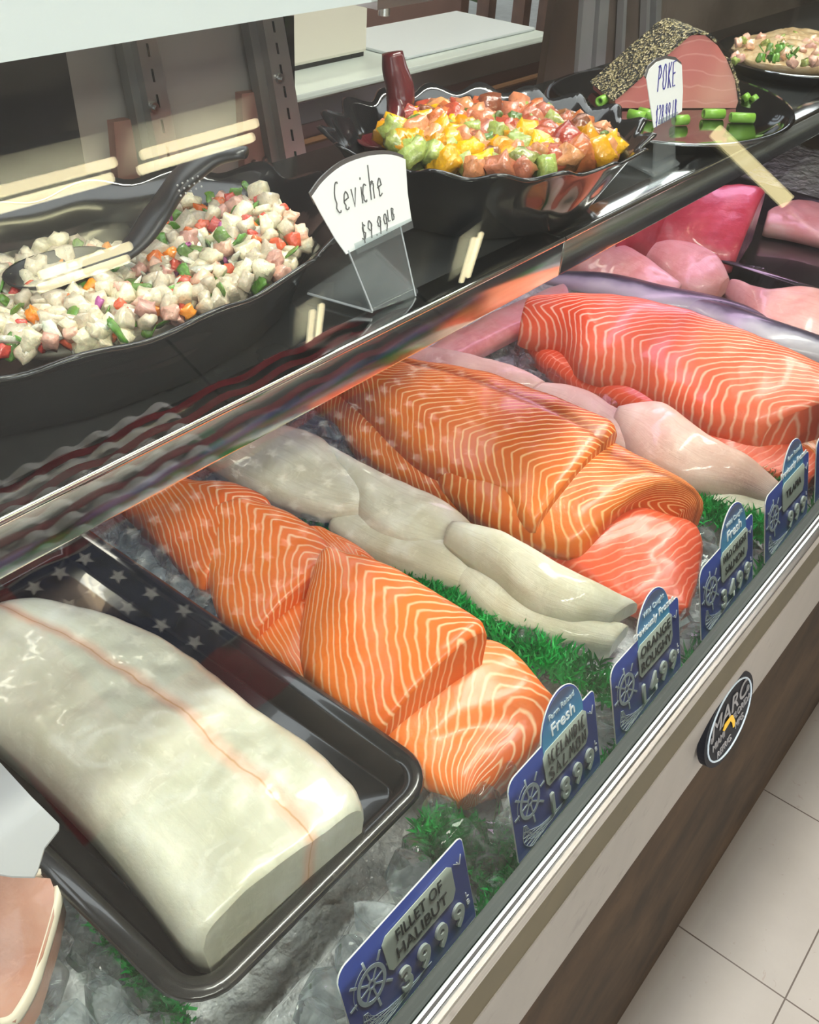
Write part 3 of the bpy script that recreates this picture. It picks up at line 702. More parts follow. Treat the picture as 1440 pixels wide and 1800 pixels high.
slab('tilapia_fillet', 'pinkish tilapia fillet behind the topmost wild salmon side', 'fish fillet', [(680, 650, .70), (780, 665, .70), (880, 685, .70), (940, 690, .70)], [(700, 600, .72), (800, 618, .72), (890, 640, .72), (962, 668, .71)], T, dome=.01, ends=(.4, .5), seed=32)
slab('tilapia_fillet', 'narrow pale tilapia fillet between wild salmon and ice', 'fish fillet', [(930, 690, .70), (1020, 740, .70), (1090, 790, .70), (1180, 850, .70)], [(960, 672, .71), (1030, 685, .715), (1100, 725, .72), (1200, 800, .715)], T, dome=.008, ends=(.4, .5), seed=33)
slab('tilapia_fillet', 'lower tilapia fillet with translucent edge near the tilapia tag', 'fish fillet', [(1090, 770, .69), (1180, 850, .688), (1270, 890, .685), (1350, 905, .685)], [(1180, 790, .70), (1260, 820, .70), (1330, 850, .70), (1385, 872, .69)], MT['roughy'], dome=.005, ends=(.4, .5), seed=34)
slab('tilapia_fillet', 'uppermost pale tilapia fillet pointing to the tilapia tag', 'fish fillet', [(1075, 745, .71), (1130, 810, .71), (1200, 845, .705), (1290, 862, .70), (1350, 880, .695)], [(1090, 715, .725), (1165, 710, .735), (1240, 762, .735), (1320, 808, .72), (1375, 850, .70)], T, dome=.016, ends=(.4, .6), seed=35)
Co = MT['coral']
slab('salmon_fillet', 'thin coral salmon side beneath the large one', 'salmon fillet', [(908, 568, .70), (955, 628, .70), (1060, 685, .70), (1170, 735, .70), (1250, 790, .695), (1340, 830, .69), (1420, 850, .69)], [(935, 550, .72), (1060, 600, .72), (1180, 680, .72), (1290, 740, .715), (1400, 765, .71), (1480, 790, .70)], MT['red'], base=.676, dome=.008, seed=41, N=70)
slab('salmon_fillet', 'large coral salmon side with bold white stripes at the right', 'salmon fillet', [(915, 562, .74), (985, 583, .738), (1030, 628, .735), (1110, 656, .732), (1180, 695, .73), (1250, 735, .728), (1330, 762, .725)], [(930, 536, .755), (1010, 524, .775), (1110, 528, .785), (1210, 548, .79), (1320, 588, .79), (1430, 635, .785), (1560, 700, .77)], Co, base=.70, dome=.022, seed=42, N=84, Mt=36)
slab('salmon_portion', 'pale orange salmon piece at the right edge under the large side', 'salmon fillet', [(1350, 765, .71), (1420, 795, .705), (1480, 830, .70)], [(1420, 700, .72), (1500, 740, .72), (1560, 770, .71)], MT['icelandic'], base=.68, dome=.01, seed=43)
P = MT['pink']
slab('pink_fillet', 'pink fillet with yellowish edge right of the lip seam', 'fish fillet', [(985, 455, .70), (1040, 490, .70), (1110, 520, .70), (1185, 530, .70)], [(1040, 420, .72), (1085, 425, .735), (1140, 455, .735), (1200, 500, .71)], P, dome=.014, th=.03, ends=(.3, .5), seed=51)
slab('pink_fillet', 'folded pink fillet in front of the red tuna loin', 'fish fillet', [(1110, 440, .71), (1170, 480, .71), (1220, 510, .70), (1262, 512, .70)], [(1130, 425, .73), (1190, 425, .735), (1255, 445, .735), (1285, 490, .715)], P, dome=.014, th=.03, ends=(.3, .3), seed=52)
slab('pink_fillet', 'smooth pale pink fillet at the right edge among ice', 'fish fillet', [(1275, 505, .70), (1330, 560, .70), (1400, 585, .70), (1480, 610, .70)], [(1290, 492, .715), (1345, 510, .72), (1410, 503, .725), (1490, 520, .72)], P, dome=.012, th=.03, ends=(.4, 0), seed=53)
slab('pink_fillet', 'lilac pink fillet in front of the pale one at the right edge', 'fish fillet', [(1240, 490, .69), (1290, 530, .69), (1340, 575, .69)], [(1290, 500, .70), (1350, 540, .70), (1400, 575, .70)], P, dome=.008, ends=(.4, .4), seed=54)

def whole_fish(label, pts, rad, twist):
    P_ = cr(pts, 40); n = 40; seg = 24; bm = NB(); uvl = bm.loops.layers.uv.new('UVMap'); rings = []
    for i, p in enumerate(P_):
        u = i / (n - 1); r = rad * (math.sin(PI * min(1, u * .92 + .06)) ** .55)
        r = max(r, rad * .16)
        t = (P_[min(i + 1, n - 1)] - P_[max(i - 1, 0)]).normalized(); s = t.cross(V((0, 0, 1))).normalized(); up = V((0, 0, 1))
        rings.append([bm.verts.new(p + s * r * 1.25 * math.cos(2 * PI * k / seg) + up * r * .75 * math.sin(2 * PI * k / seg)) for k in range(seg)])
    for i in range(n - 1):
        for k in range(seg):
            k2 = (k + 1) % seg; f = bm.faces.new((rings[i][k], rings[i][k2], rings[i + 1][k2], rings[i + 1][k]))
            for lp, (ii, kk) in zip(f.loops, ((i, k), (i, k + 1), (i + 1, k + 1), (i + 1, k))): lp[uvl].uv = (ii / n, -math.cos(2 * PI * kk / seg + twist))
    bm.faces.new(rings[0][::-1]); bm.faces.new(rings[-1])
    o = tag(obj('whole_fish', bm, MT['silver'], None, True), label, 'fish')
    # fin and tail
    t = (P_[0] - P_[2]).normalized(); s = t.cross(V((0, 0, 1))).normalized(); c = P_[0]
    bm = NB(); prism(bm, [c + s * rad * .18, c + t * .035 + s * .022, c + t * .026, c + t * .035 - s * .022, c - s * rad * .18], V((0, 0, .0015))); obj('tail_fin', bm, MT['skin'], o)
    m = P_[24]; t = (P_[25] - P_[23]).normalized(); s = t.cross(V((0, 0, 1))).normalized()
    bm = NB(); prism(bm, [m + s * rad * .7 - t * .02, m + s * rad * 1.5, m + s * rad * 1.6 - t * -.006, m + s * rad * .7 + t * .018], V((0, 0, .0015))); obj('dorsal_fin', bm, MT['skin'], o)
whole_fish('dark backed silver whole fish behind the coral salmon side', [at(955, 488, z=.70), at(1060, 500, z=.705), at(1160, 525, z=.705), at(1290, 548, z=.70), at(1360, 575, z=.70)], .024, .35)
whole_fish('silver whole fish with dark back beside the large coral side at the right', [at(1190, 530, z=.70), at(1260, 555, z=.705), at(1350, 590, z=.705), at(1470, 625, z=.70), at(1560, 650, z=.70)], .027, .2)
slab('tuna_loin', 'large deep red tuna loin with flat cut end in the rear tray', 'tuna loin', [(1075, 425, .725), (1150, 437, .725), (1230, 448, .725), (1292, 462, .722)], [(1090, 400, .77), (1170, 365, .79), (1260, 328, .80), (1350, 330, .79)], MT['tuna'], base=.70, dome=.022, endmat=MT['tuna_cut'], seed=61, rnd=.012, groove=(.45, .001))
tray('black_tray', 'black tray holding the red tuna loin at the right', 1.66, .43, .21, .27, .685, .722, MT['tray_black'], .03)
slab('squid_fillet', 'pale lilac fillet behind the tuna tray at the right edge', 'fish fillet', [(1345, 395, .71), (1400, 405, .71), (1480, 425, .71)], [(1350, 372, .72), (1400, 352, .725), (1480, 365, .72)], MT['pink'], dome=.01, seed=62)

# ================================================================== PRICE TAGS
BT = math.radians(16)
def outline(w, h, header_, r=.009):
    P_ = []
    def a(cx, cy, a0, a1, rr, n=6): P_.extend(arc(cx, cy, rr, rr, a0, a1, n))
    a(.0015, .0015, 180, 270, .0015, 2); a(w - .0015, .0015, 270, 360, .0015, 2)
    a(w - .005, h - .005, 0, 90, .005, 4)
    if header_:
        cx = w * .615; rx = w * .245
        P_.append((cx + rx * 1.03, h))
        P_.extend([(cx + rx * math.cos(math.radians(t)), h - .004 + .034 * math.sin(math.radians(t))) for t in range(8, 173, 8)])
        P_.append((cx - rx, h))
    a(r, h - r, 90, 180, r)
    return P_
def price_tag(label, x0, w, header1, header2, plate, price, handw=False, h=.0735, y0=.157, z0=.700, plate_sz=.0125):
    o0 = V((x0, y0, z0)); fr = frame(o0, V((1, 0, 0)), V((0, math.sin(BT), math.cos(BT))))
    t = thing('price_tag', label, 'price tag', o0 + V((w / 2, 0, 0)))
    pts = outline(w, h, bool(header1))
    bm = NB(); prism(bm, [fr(x, y, 0) for x, y in pts], fr(0, 0, -.0012) - fr(0, 0, 0)); obj('tag_board', bm, MT['blue'], t)
    bm = NB(); tube(bm, [fr(x, y, -.0005) for x, y in pts], .0006, 5, closed=True); obj('tag_edge', bm, MT['edge'], t)
    if header1:
        cx = w * .615; rx = w * .238
        hp = [(cx + rx * math.cos(math.radians(k)), h - .004 + .0325 * math.sin(math.radians(k))) for k in range(0, 181, 8)]
        hp += [(cx - rx, h - .016), (cx + rx, h - .016)]
        bm = NB(); uvl = bm.loops.layers.uv.new('UVMap'); prism(bm, [fr(x, y, .0001) for x, y in hp], fr(0, 0, .0004) - fr(0, 0, 0))
        for f in bm.faces:
            for lp in f.loops:
                yy = (lp.vert.co - o0).dot(V((0, math.sin(BT), math.cos(BT)))); lp[uvl].uv = (0, (yy - h + .016) / .0445)
        hd = obj('tag_header', bm, MT['header'], t)
        if header1.strip():
         bm = put(text_bm(header1, .0068), fr, cx, h + .0165, .0009); obj('header_note', bm, MT['ink_white'], hd)
         sz = .0145 if len(header2) < 8 else .0095
         bm = put(text_bm(header2, sz, offset=.0001), fr, cx, h + .0045, .0009); obj('header_text', bm, MT['ink_bright'], hd)
    px0, px1, py0, py1 = w * .36, w * .875, h * .49, h * .96 - (.003 if header1 else .004)
    if not header1: px0, py0, py1 = w * .30, h * .47, h * .87
    c_ = .004
    pp = [(px0 + c_, py0), (px1 - c_, py0), (px1 - c_ * .3, py0 + c_), (px1, py0 + c_ * 1.6), (px1, py1 - c_), (px1 - c_, py1), (px0 + c_, py1), (px0, py1 - c_), (px0 + .001, py0 + c_)]
    bm = NB(); prism(bm, [fr(x, y, .0005) for x, y in pp], fr(0, 0, .0005) - fr(0, 0, 0)); pl = obj('name_plate', bm, MT['greyplate'], t)
    if not plate: return t
    lines = plate.split('\n'); bm = NB(); ph = (py1 - py0)
    for i, s_ in enumerate(lines):
        yy = py1 - ph * (i + .5) / len(lines) * .88 - ph * .06
        if handw: hand(bm, fr, s_, px0 + .005, yy - ph * .16, ph * .32, (px1 - px0) * .95 / (len(s_) + .2), .0016, .3, z=.0016)
        else: join(bm, put(text_bm(s_, plate_sz, xs=min(1, (px1 - px0) * .86 / (plate_sz * .62 * len(s_)))), fr, (px0 + px1) / 2, yy, .0013))
    obj('plate_text', bm, MT['ink_faded'] if handw else MT['ink_black'], pl)
    n = len(price)
    for i, d in enumerate(price):
        xx = w * (.86 - (n - 1 - i) * .152)
        bm = put(text_bm(d, .0245, offset=.0005, extrude=.0008, bevel=.0002, xs=.95), fr, xx, h * .245, .0012); obj('price_digit', bm, MT['digit'], t, True)
    bm = NB(); join(bm, put(text_bm('L', .006), fr, w * .955, h * .36, .0006)); join(bm, put(text_bm('B', .006), fr, w * .955, h * .27, .0006)); obj('unit_text', bm, MT['ink_bright'], t)
    # ship's wheel
    wx, wy, wr = w * .185, h * .56, .0125
    bm = NB(); N_ = 30
    ro = arc(wx, wy, wr, wr * 1.12, 0, 360, N_)[:-1]; ri = arc(wx, wy, wr * .78, wr * .9, 0, 360, N_)[:-1]
    for k in range(N_):
        k2 = (k + 1) % N_
        q = [ro[k], ro[k2], ri[k2], ri[k]]; prism(bm, [fr(x, y, .0003) for x, y in q], fr(0, 0, .0003) - fr(0, 0, 0))
    for k in range(8):
        a_ = math.radians(8 + k * 45); ca, sa = math.cos(a_), math.sin(a_)
        stroke(bm, fr, [(wx + ca * .003, wy + sa * .003), (wx + ca * wr * .9, wy + sa * wr * .95)], .0013)
        if k not in (5,): stroke(bm, fr, [(wx + ca * wr * 1.1, wy + sa * wr * 1.2), (wx + ca * wr * 1.55, wy + sa * wr * 1.75)], .0017)
    stroke(bm, fr, arc(wx, wy, .0026, .003, 0, 360, 12), .0016)
    stroke(bm, fr, arc(wx, wy, wr * 1.22, wr * 1.4, 100, 200, 10), .0003)
    obj('wheel_emblem', bm, MT['ink_white'], t)
    bm = NB()
    A_ = [V((w * .09, h * .36)), V((w * .07, h * .18)), V((w * .13, h * .05)), V((w * .18, h * .03))]
    B_ = [V((w * .12, h * .34)), V((w * .17, h * .17)), V((w * .28, h * .12)), V((w * .60, h * .10))]
    a3 = cr([V((*p, 0)) for p in A_], 14); b3 = cr([V((*p, 0)) for p in B_], 14)
    for i in range(0, 14, 2):
        stroke(bm, fr, [(a3[i].x, a3[i].y), (b3[i].x, b3[i].y)], .00022)
        if i < 10: stroke(bm, fr, [(a3[i].x, a3[i].y), (b3[i + 4].x, b3[i + 4].y)], .00022)
        if i > 3: stroke(bm, fr, [(a3[i].x, a3[i].y), (b3[i - 4].x, b3[i - 4].y)], .00022)
    for s_ in (0, .25, .5, .75, 1): stroke(bm, fr, [(a3[i].lerp(b3[i], s_).x, a3[i].lerp(b3[i], s_).y) for i in range(14)], .00025)
    obj('net_drawing', bm, MT['ink_white'], t)
    bm = NB(); stroke(bm, fr, [(w * .925, h * .80), (w * .945, h * .75), (w * .965, h * .84)], .0008); stroke(bm, fr, [(w * .90, h * .81), (w * .945, h * .75)], .0004); obj('gull_mark', bm, MT['ink_bright'], t)
    return t
price_tag('blue price tag reading fillet of halibut, 3999 per pound', .202, .117, '', '', 'FILLET OF\nHALIBUT', '3999', plate_sz=.0125)
price_tag('blue price tag with handwritten Icelandic salmon, 1899 per pound', .3705, .1135, 'Farm Raised', 'Fresh', 'ICELANDIC\nSALMON', '1899', True)
price_tag('blue price tag reading orange roughy, 1499 per pound', .509, .1135, 'Wild Caught', 'Previously Frozen', 'ORANGE\nROUGHY', '1499', plate_sz=.0125)
price_tag('blue price tag reading wild caught salmon, 3499 per pound', .664, .1135, 'Wild Caught', 'Fresh', 'WILD CAUGHT\nSALMON', '3499', plate_sz=.0105)
price_tag('blue price tag reading tilapia, 999 per pound', .808, .1135, 'Farm Raised', 'Previously Frozen', 'TILAPIA', '999', plate_sz=.0115)
price_tag('blue price tag cut off by the right edge of the photo', .945, .1135, ' ', ' ', '', '', plate_sz=.0115)

# white sign at lower left (clear acrylic holder with paper)
wf = frame(at(0, 1620, z=.74), V((1, 0, 0)), V((0, .35, 1)))
wp = [at(-40, 1530, z=.80), at(-60, 1290, z=.80), at(0, 1340, z=.80), at(55, 1400, z=.80), at(104, 1448, z=.80), at(103, 1458, z=.80), at(78, 1490, z=.80), at(66, 1530, z=.80), at(60, 1541, z=.80), at(20, 1540, z=.80)]
bm = NB(); prism(bm, wp, V((0, 0, -.0015))); ws = tag(obj('sign_sheet', bm, simple('grey_white_sheet', (.42, .43, .44), .35, coat=.3), None), 'pale plastic sheet with rounded corner hanging over the left steak', 'sign')

# ================================================================== SHELF: BOWLS AND FOOD
def bowl(name, label, cx, cy, a, b, z0, h, mat, waves, amp, rot=0, dish=.62, lift=.35):
    bm = NB(); n = waves * 10; rings = []
    prof = [(0.0, .004), (.35, .004), (dish, .0042), (dish + .10, .012), (.86, h * .62), (.955, h * .93), (1.0, h), (1.02, h - .001), (1.0, h - .0035), (.935, h * .86), (.84, h * .55), (dish + .10, .006), (dish, .0), (0, .0)]
    for q, z in prof:
        r = []
        for k in range(n):
            t = 2 * PI * k / n; w = math.cos(waves * t); e = max(0, (q - .55) / .45) ** 1.5
            rr = q * (1 + amp * w * e); zz = z0 + z + e * .0035 * w * (1 if z > h * .5 else .2)
            x, y = a * rr * math.cos(t), b * rr * math.sin(t)
            r.append(bm.verts.new((cx + x * math.cos(rot) - y * math.sin(rot), cy + x * math.sin(rot) + y * math.cos(rot), zz)) if q > 0 else None)
        if q == 0: r = [bm.verts.new((cx, cy, z0 + z))]
        rings.append(r)
    for A_, B_ in zip(rings, rings[1:]):
        for k in range(n):
            k2 = (k + 1) % n
            if len(A_) == 1: bm.faces.new((A_[0], B_[k], B_[k2]))
            elif len(B_) == 1: bm.faces.new((A_[k], B_[0], A_[k2]))
            else: bm.faces.new((A_[k], B_[k], B_[k2], A_[k2]))
    return tag(obj(name, bm, mat, None, True), label, 'bowl')
bowl('serving_bowl', 'large black bowl with wavy rim holding white ceviche', .318, .492, .20, .113, SH, .060, MT['black'], 16, .028, 0, .66)
bowl('serving_bowl', 'round black scalloped bowl holding yellow and red poke', .706, .468, .142, .122, SH, .068, MT['black'], 18, .035, -.3, .60)

def chunk(kind, col, rough=.3, var=.25, sss=.15, n=4, shape=(1, 1, .8), rnd=.35, trans=0):
    t = NT(kind + '_flesh'); oi = t.new('ShaderNodeObjectInfo'); r = t.math('MULTIPLY_ADD', oi.outputs['Random'], .45, .75)
    c0 = t.ramp(t.noise(2.2, 4, .65), [(.32, tuple(c * (1 - var * .8) for c in col)), (.68, tuple(min(1, c * (1 + var)) for c in col))])
    hs = t.new('ShaderNodeHueSaturation'); t.link(c0, hs.inputs['Color']); t.link(r, hs.inputs['Value']); t.link(t.math('MULTIPLY_ADD', oi.outputs['Random'], .03, .485), hs.inputs['Hue'])
    sp = t.ramp(t.noise(9, 3), [(.66, (0,) * 3), (.70, (.6,) * 3)])
    t.set(col=t.mix(sp, hs.outputs[0], (.05, .07, .02)), rough=rough, sss=sss, coat=.5); t.bump(t.noise(5, 3), .15, .03); m = t.m; m.node_tree.nodes['Principled BSDF'].inputs['Subsurface Scale'].default_value = .003
    out = []
    for k in range(n):
        bm = NB(); bmesh.ops.create_cube(bm, size=1); bmesh.ops.subdivide_edges(bm, edges=bm.edges[:], cuts=2, use_grid_fill=True)
        for v in bm.verts:
            p = v.co * 2; p = p.lerp(p.normalized() * 1.2, rnd); p += noise.noise_vector(p * .9 + V((k * 7 + len(kind), 1, 2))) * .6
            v.co = V((p.x * shape[0], p.y * shape[1], p.z * shape[2])) * .5
        bmesh.ops.recalc_face_normals(bm, faces=bm.faces)
        me = bpy.data.meshes.new(kind); bm.to_mesh(me); bm.free(); me.materials.append(m); me.polygons.foreach_set('use_smooth', [True] * len(me.polygons)); out.append(me)
    return out
def drop(meshes, name, label, cat, grp, p, s, tilt=1.2, rnd=random):
    o = bpy.data.objects.new(name, rnd.choice(meshes)); C.objects.link(o); o.location = p; o.scale = (s, s, s)
    o.rotation_euler = (rnd.uniform(-tilt, tilt), rnd.uniform(-tilt, tilt), rnd.uniform(0, 6.3)); return tag(o, label, cat, grp)
def mound(name, label, poly, zedge, ztop, mat, cat, n=26):
    """low heap: rings shrinking to the centre"""
    P_ = [at(x, y, z=zedge) for x, y in poly]; P_ = cr(P_ + [P_[0]], 61)[:-1]; c = sum(P_, V((0, 0, 0))) / len(P_)
    bm = NB(); rings = []
    for i in range(n):
        s = 1 - i / (n - 1) * .97; r = []
        for p in P_:
            q = c.lerp(p, s); q.z = zedge + (ztop - zedge) * (1 - s * s) + .004 * noise.noise(q * 90) * (1 if i else 0); r.append(bm.verts.new(q))
        rings.append(r)
    low = [bm.verts.new(V((v.co.x, v.co.y, zedge - .02)).lerp(V((c.x, c.y, zedge - .02)), .25)) for v in rings[0]]
    m = len(P_)
    for A_, B_ in zip([low] + rings, rings):
        for k in range(m): bm.faces.new((A_[k], A_[(k + 1) % m], B_[(k + 1) % m], B_[k]))
    bm.faces.new(rings[-1]); bm.faces.new(low[::-1])
    return tag(obj(name, bm, mat, None, True), label, cat, kind='stuff')
CEV = [(-60, 540), (0, 490), (40, 455), (130, 440), (230, 450), (310, 375), (380, 360), (450, 345), (510, 385), (535, 430), (500, 480), (420, 520), (330, 560), (200, 600), (100, 615), (0, 622), (-60, 610)]
mound('ceviche_mix', 'finely chopped fish and onion mixture under the ceviche pieces', CEV, 1.036, 1.048, white_fish('ceviche_mix', (.62, .50, .36), (.74, .68, .54), (.82, .78, .68), sc=60), 'food')
RF = random.Random(5)
FISHC = chunk('fish_chunk', (.68, .60, .44), .3, n=6, shape=(1.15, .9, .7)); TOM = chunk('tomato_piece', (.72, .13, .055), .2, n=4, shape=(1, .8, .6))
CAR = chunk('carrot_piece', (.88, .22, .02), .25, n=3, shape=(1, .8, .6)); HERB = chunk('herb_leaf', (.10, .24, .03), .4, n=4, shape=(1.3, .8, .18), var=.5)
ONI = chunk('onion_piece', (.60, .60, .50), .15, n=3, shape=(1.4, .6, .25)); PUR = chunk('purple_onion', (.45, .10, .32), .2, n=2, shape=(1.3, .5, .25)); PINKC = chunk('pink_fish_chunk', (.76, .44, .34), .3, n=3)
def cz(px, py):   # heap is higher towards its far right side
    return 1.044 + .014 * max(0, min(1, (px - 150) / 320)) * max(0, min(1, (560 - py) / 160))
KC = [(FISHC, 'fish_chunk', 'white fish chunk mixed into the ceviche', 'fish', 'white fish chunks in the ceviche', .46, .0112), (TOM, 'tomato_piece', 'diced red tomato in the ceviche', 'tomato', 'tomato dice in the ceviche', .15, .0082),
      (CAR, 'pepper_piece', 'bright orange piece in the ceviche', 'vegetable', 'orange pieces in the ceviche', .05, .0095), (HERB, 'herb_leaf', 'dark green chopped herb leaf in the ceviche', 'herb', 'herb leaves in the ceviche', .14, .0095),
      (ONI, 'onion_piece', 'translucent onion sliver in the ceviche', 'onion', 'onion slivers in the ceviche', .10, .0095), (PUR, 'onion_piece', 'purple onion sliver in the ceviche', 'onion', 'purple onion in the ceviche', .03, .009), (PINKC, 'fish_chunk', 'pale pink fish chunk in the ceviche', 'fish', 'pink fish chunks in the ceviche', .07, .0095)]
placed = []
for layer, dm in ((0, .0068), (1, .0088)):
    loc = []
    for _ in range(6000):
        px, py = RF.uniform(-50, 545), RF.uniform(340, 625)
        if not inpoly(px, py, CEV): continue
        w = at(px, py, z=cz(px, py))
        if any((w - q).length < dm for q in loc): continue
        loc.append(w)
        if len(loc) >= (380 if layer == 0 else 250): break
    for w in loc:
        r = RF.random(); acc = 0
        for K in KC:
            acc += K[5]
            if r < acc: break
        sz = K[6] * RF.uniform(.75, 1.2); drop(K[0], K[1], K[2], K[3], K[4], w + V((0, 0, .005 * layer + RF.uniform(-.001, .002))), sz, rnd=RF)
POK = [(695, 212), (740, 196), (830, 194), (900, 190), (980, 206), (1050, 228), (1080, 248), (1060, 272), (1010, 286), (930, 297), (830, 299), (760, 288), (700, 262), (672, 232)]
mound('poke_mix', 'glistening marinade and small bits under the poke cubes', POK, 1.038, 1.056, white_fish('poke_mix', (.30, .08, .03), (.42, .17, .06), (.50, .28, .10), sc=50, rough=.12), 'food')
TUN = chunk('tuna_cube', (.46, .10, .045), .12, n=5, shape=(1.1, .95, .85), rnd=.55, var=.35); TUL = chunk('salmon_cube', (.58, .22, .11), .12, n=4, rnd=.5, shape=(1.1, .95, .8))
MAN = chunk('mango_piece', (.76, .38, .008), .15, n=4, shape=(1.1, .8, .6), var=.15); CUC = chunk('cucumber_piece', (.32, .38, .10), .2, n=3, shape=(1, .8, .7), var=.45); DGR = chunk('green_pepper', (.10, .18, .03), .15, n=3, shape=(1, .5, .8)); BRN = chunk('dark_cube', (.25, .09, .04), .15, n=3)
KP = [(TUN, 'tuna_cube', 'red tuna cube in the poke bowl', 'tuna', 'red tuna cubes in the poke', .28, .021), (TUL, 'salmon_cube', 'light salmon coloured cube in the poke bowl', 'fish', 'salmon coloured cubes in the poke', .20, .019),
      (MAN, 'mango_piece', 'bright yellow piece in the poke bowl', 'mango', 'yellow pieces in the poke', .20, .023), (CUC, 'cucumber_piece', 'pale green cucumber piece in the poke bowl', 'cucumber', 'cucumber pieces in the poke', .16, .0185), (DGR, 'pepper_piece', 'dark green slice in the poke bowl', 'vegetable', 'dark green slices in the poke', .07, .017), (BRN, 'tuna_cube', 'brownish marinated cube in the poke bowl', 'tuna', 'brown marinated cubes in the poke', .10, .018)]
for layer, dm, mx in ((0, .0125, 130), (1, .0165, 70)):
    loc = []
    for _ in range(5000):
        px, py = RF.uniform(665, 1100), RF.uniform(165, 305)
        if not inpoly(px, py, POK): continue
        w = at(px, py, z=1.052 + .005 * layer)
        if any((w - q).length < dm for q in loc): continue
        loc.append(w)
        if len(loc) >= mx: break
    for w in loc:
        px_bias = w.x
        r = RF.random()
        if w.x < .70 and r < .28: K = KP[2] if RF.random() < .6 else KP[3]
        else:
            acc = 0
            for K in KP:
                acc += K[5]
                if r < acc: break
        drop(K[0], K[1], K[2], K[3], K[4], w, K[6] * RF.uniform(.8, 1.2), rnd=RF)
# spoons
def spoon(label, pts, rads, bowlc, bowlr, mat, dots=None, flat=.45, tilt=0):
    t = thing('serving_spoon', label, 'spoon', pts[-1])
    P_ = cr(pts, 26); rr = [v.x for v in cr([V((r, i * .02, 0)) for i, r in enumerate(rads)], 26)]
    bm = NB(); tube(bm, P_, rr, 14, flat); h = obj('handle', bm, mat, t, True)
    bm = NB(); rings = []
    for q, dz in ((0.05, -.010), (.5, -.008), (.85, -.003), (1, .0), (1.04, .0005), (1.0, -.0015), (.8, -.006), (.4, -.0105), (.05, -.012)):
        rings.append([bm.verts.new((bowlc.x + bowlr[0] * q * math.cos(2 * PI * k / 32), bowlc.y + bowlr[1] * q * math.sin(2 * PI * k / 32), bowlc.z + dz)) for k in range(32)])
    for A_, B_ in zip(rings, rings[1:]):
        for k in range(32): bm.faces.new((A_[k], A_[(k + 1) % 32], B_[(k + 1) % 32], B_[k]))
    obj('spoon_bowl', bm, mat, t, True)
    if dots:
        bm = NB()
        for d in dots: bmesh.ops.create_icosphere(bm, subdivisions=1, radius=.0007, matrix=Matrix.Translation(d))
        obj('grip_dots', bm, simple('grip_dot', (.3, .3, .3), .4), h)
sp_pts = [at(432, 268, z=1.118), at(375, 278, z=1.113), at(320, 315, z=1.102), at(280, 370, z=1.085), at(225, 440, z=1.066), at(150, 470, z=1.056)]
dots = [at(312 + 9 * i + 3 * j, 326 - 4 * i + 9 * j, z=1.1085) for i in range(5) for j in range(3)]
spoon('black plastic serving spoon leaning in the ceviche bowl', sp_pts, [.007, .0115, .0125, .0105, .009, .008], at(105, 468, z=1.056), (.034, .022), MT['spoon_black'], dots)
spoon('black serving spoon standing up in the poke bowl, red reflection put into its colour', [at(690, 92, y=.575), at(694, 120, y=.572), at(704, 160, y=.565), at(700, 195, y=.56), at(682, 232, y=.548)], [.0095, .0125, .0125, .008, .007], at(672, 245, z=1.044), (.024, .018), MT['spoon_reflected_red'], None, .95)
# tiny label holders and cards
def card(label, corners, y, ink, writer, holder_px, basepx):
    """corners: px points of the card in the plane leaning a little back"""
    t = thing('shelf_card', label, 'sign', at(*basepx, z=SH) )
    # plane through foot line with a slight lean
    foot = at(*holder_px[2], z=SH + .002); nrm = V((0, -math.cos(.18), math.sin(.18)))
    def pl(px, py):
        d = ray(px, py); return CAM + d * ((foot - CAM).dot(nrm) / d.dot(nrm))
    pts = [pl(*p) for p in corners]
    bm = NB(); prism(bm, pts, -nrm * .0007); cd_ = obj('card_sheet', bm, MT['white'], t)
    hp = [pl(*p) for p in holder_px]
    bm = NB(); hexa(bm, hp[:4], [p - nrm * .002 for p in hp[:4]]); 
    obj('holder_stem', bm, MT['acrylic'], t)
    return t, cd_, pl, nrm, foot
cc = [(549, 346)] + [(549 + (v[0]), v[1]) for v in []]
arc_pts = [(v.x, v.y) for v in cr([V((549, 346, 0)), V((570, 318, 0)), V((605, 290, 0)), V((650, 274, 0)), V((690, 272, 0)), V((713, 280, 0))], 16)]
t1_, c1_, pl, nrm, foot = card('white handwritten ceviche price card in a clear holder', arc_pts + [(717, 340), (724, 388), (609, 447), (590, 420), (566, 378)], .4, None, None, [(612, 440), (704, 398), (731, 520), (655, 548)], (700, 530))
bm = NB(); prism(bm, [pl(*p) - nrm * .001 for p in [(x + (-2), y - 7) for x, y in arc_pts] + [(716, 300), (600, 330), (556, 360)]], -nrm * .0012); obj('holder_back', bm, simple('grey_acrylic', (.10, .09, .09), .2), t1_)
bm = NB(); prism(bm, [pl(*p) + nrm * .0012 for p in ((622, 428), (722, 383), (725, 400), (626, 447))], -nrm * .0008); obj('holder_clip', bm, MT['acrylic'], t1_)
bm = NB(); prism(bm, [at(655, 548, z=SH + .003), at(735, 515, z=SH + .003), at(660, 440, z=SH + .003), at(541, 516, z=SH + .003)], V((0, 0, .002))); obj('holder_foot', bm, MT['acrylic'], t1_)
bm = NB(); tube(bm, [at(541, 516, z=SH + .004), at(655, 548, z=SH + .004)], .0009, 6); tube(bm, [pl(612, 440), pl(655, 546)], .0006, 6); tube(bm, [pl(704, 398), pl(731, 520)], .0006, 6); obj('holder_edge', bm, simple('acrylic_edge', (.45, .47, .5), .2), t1_)
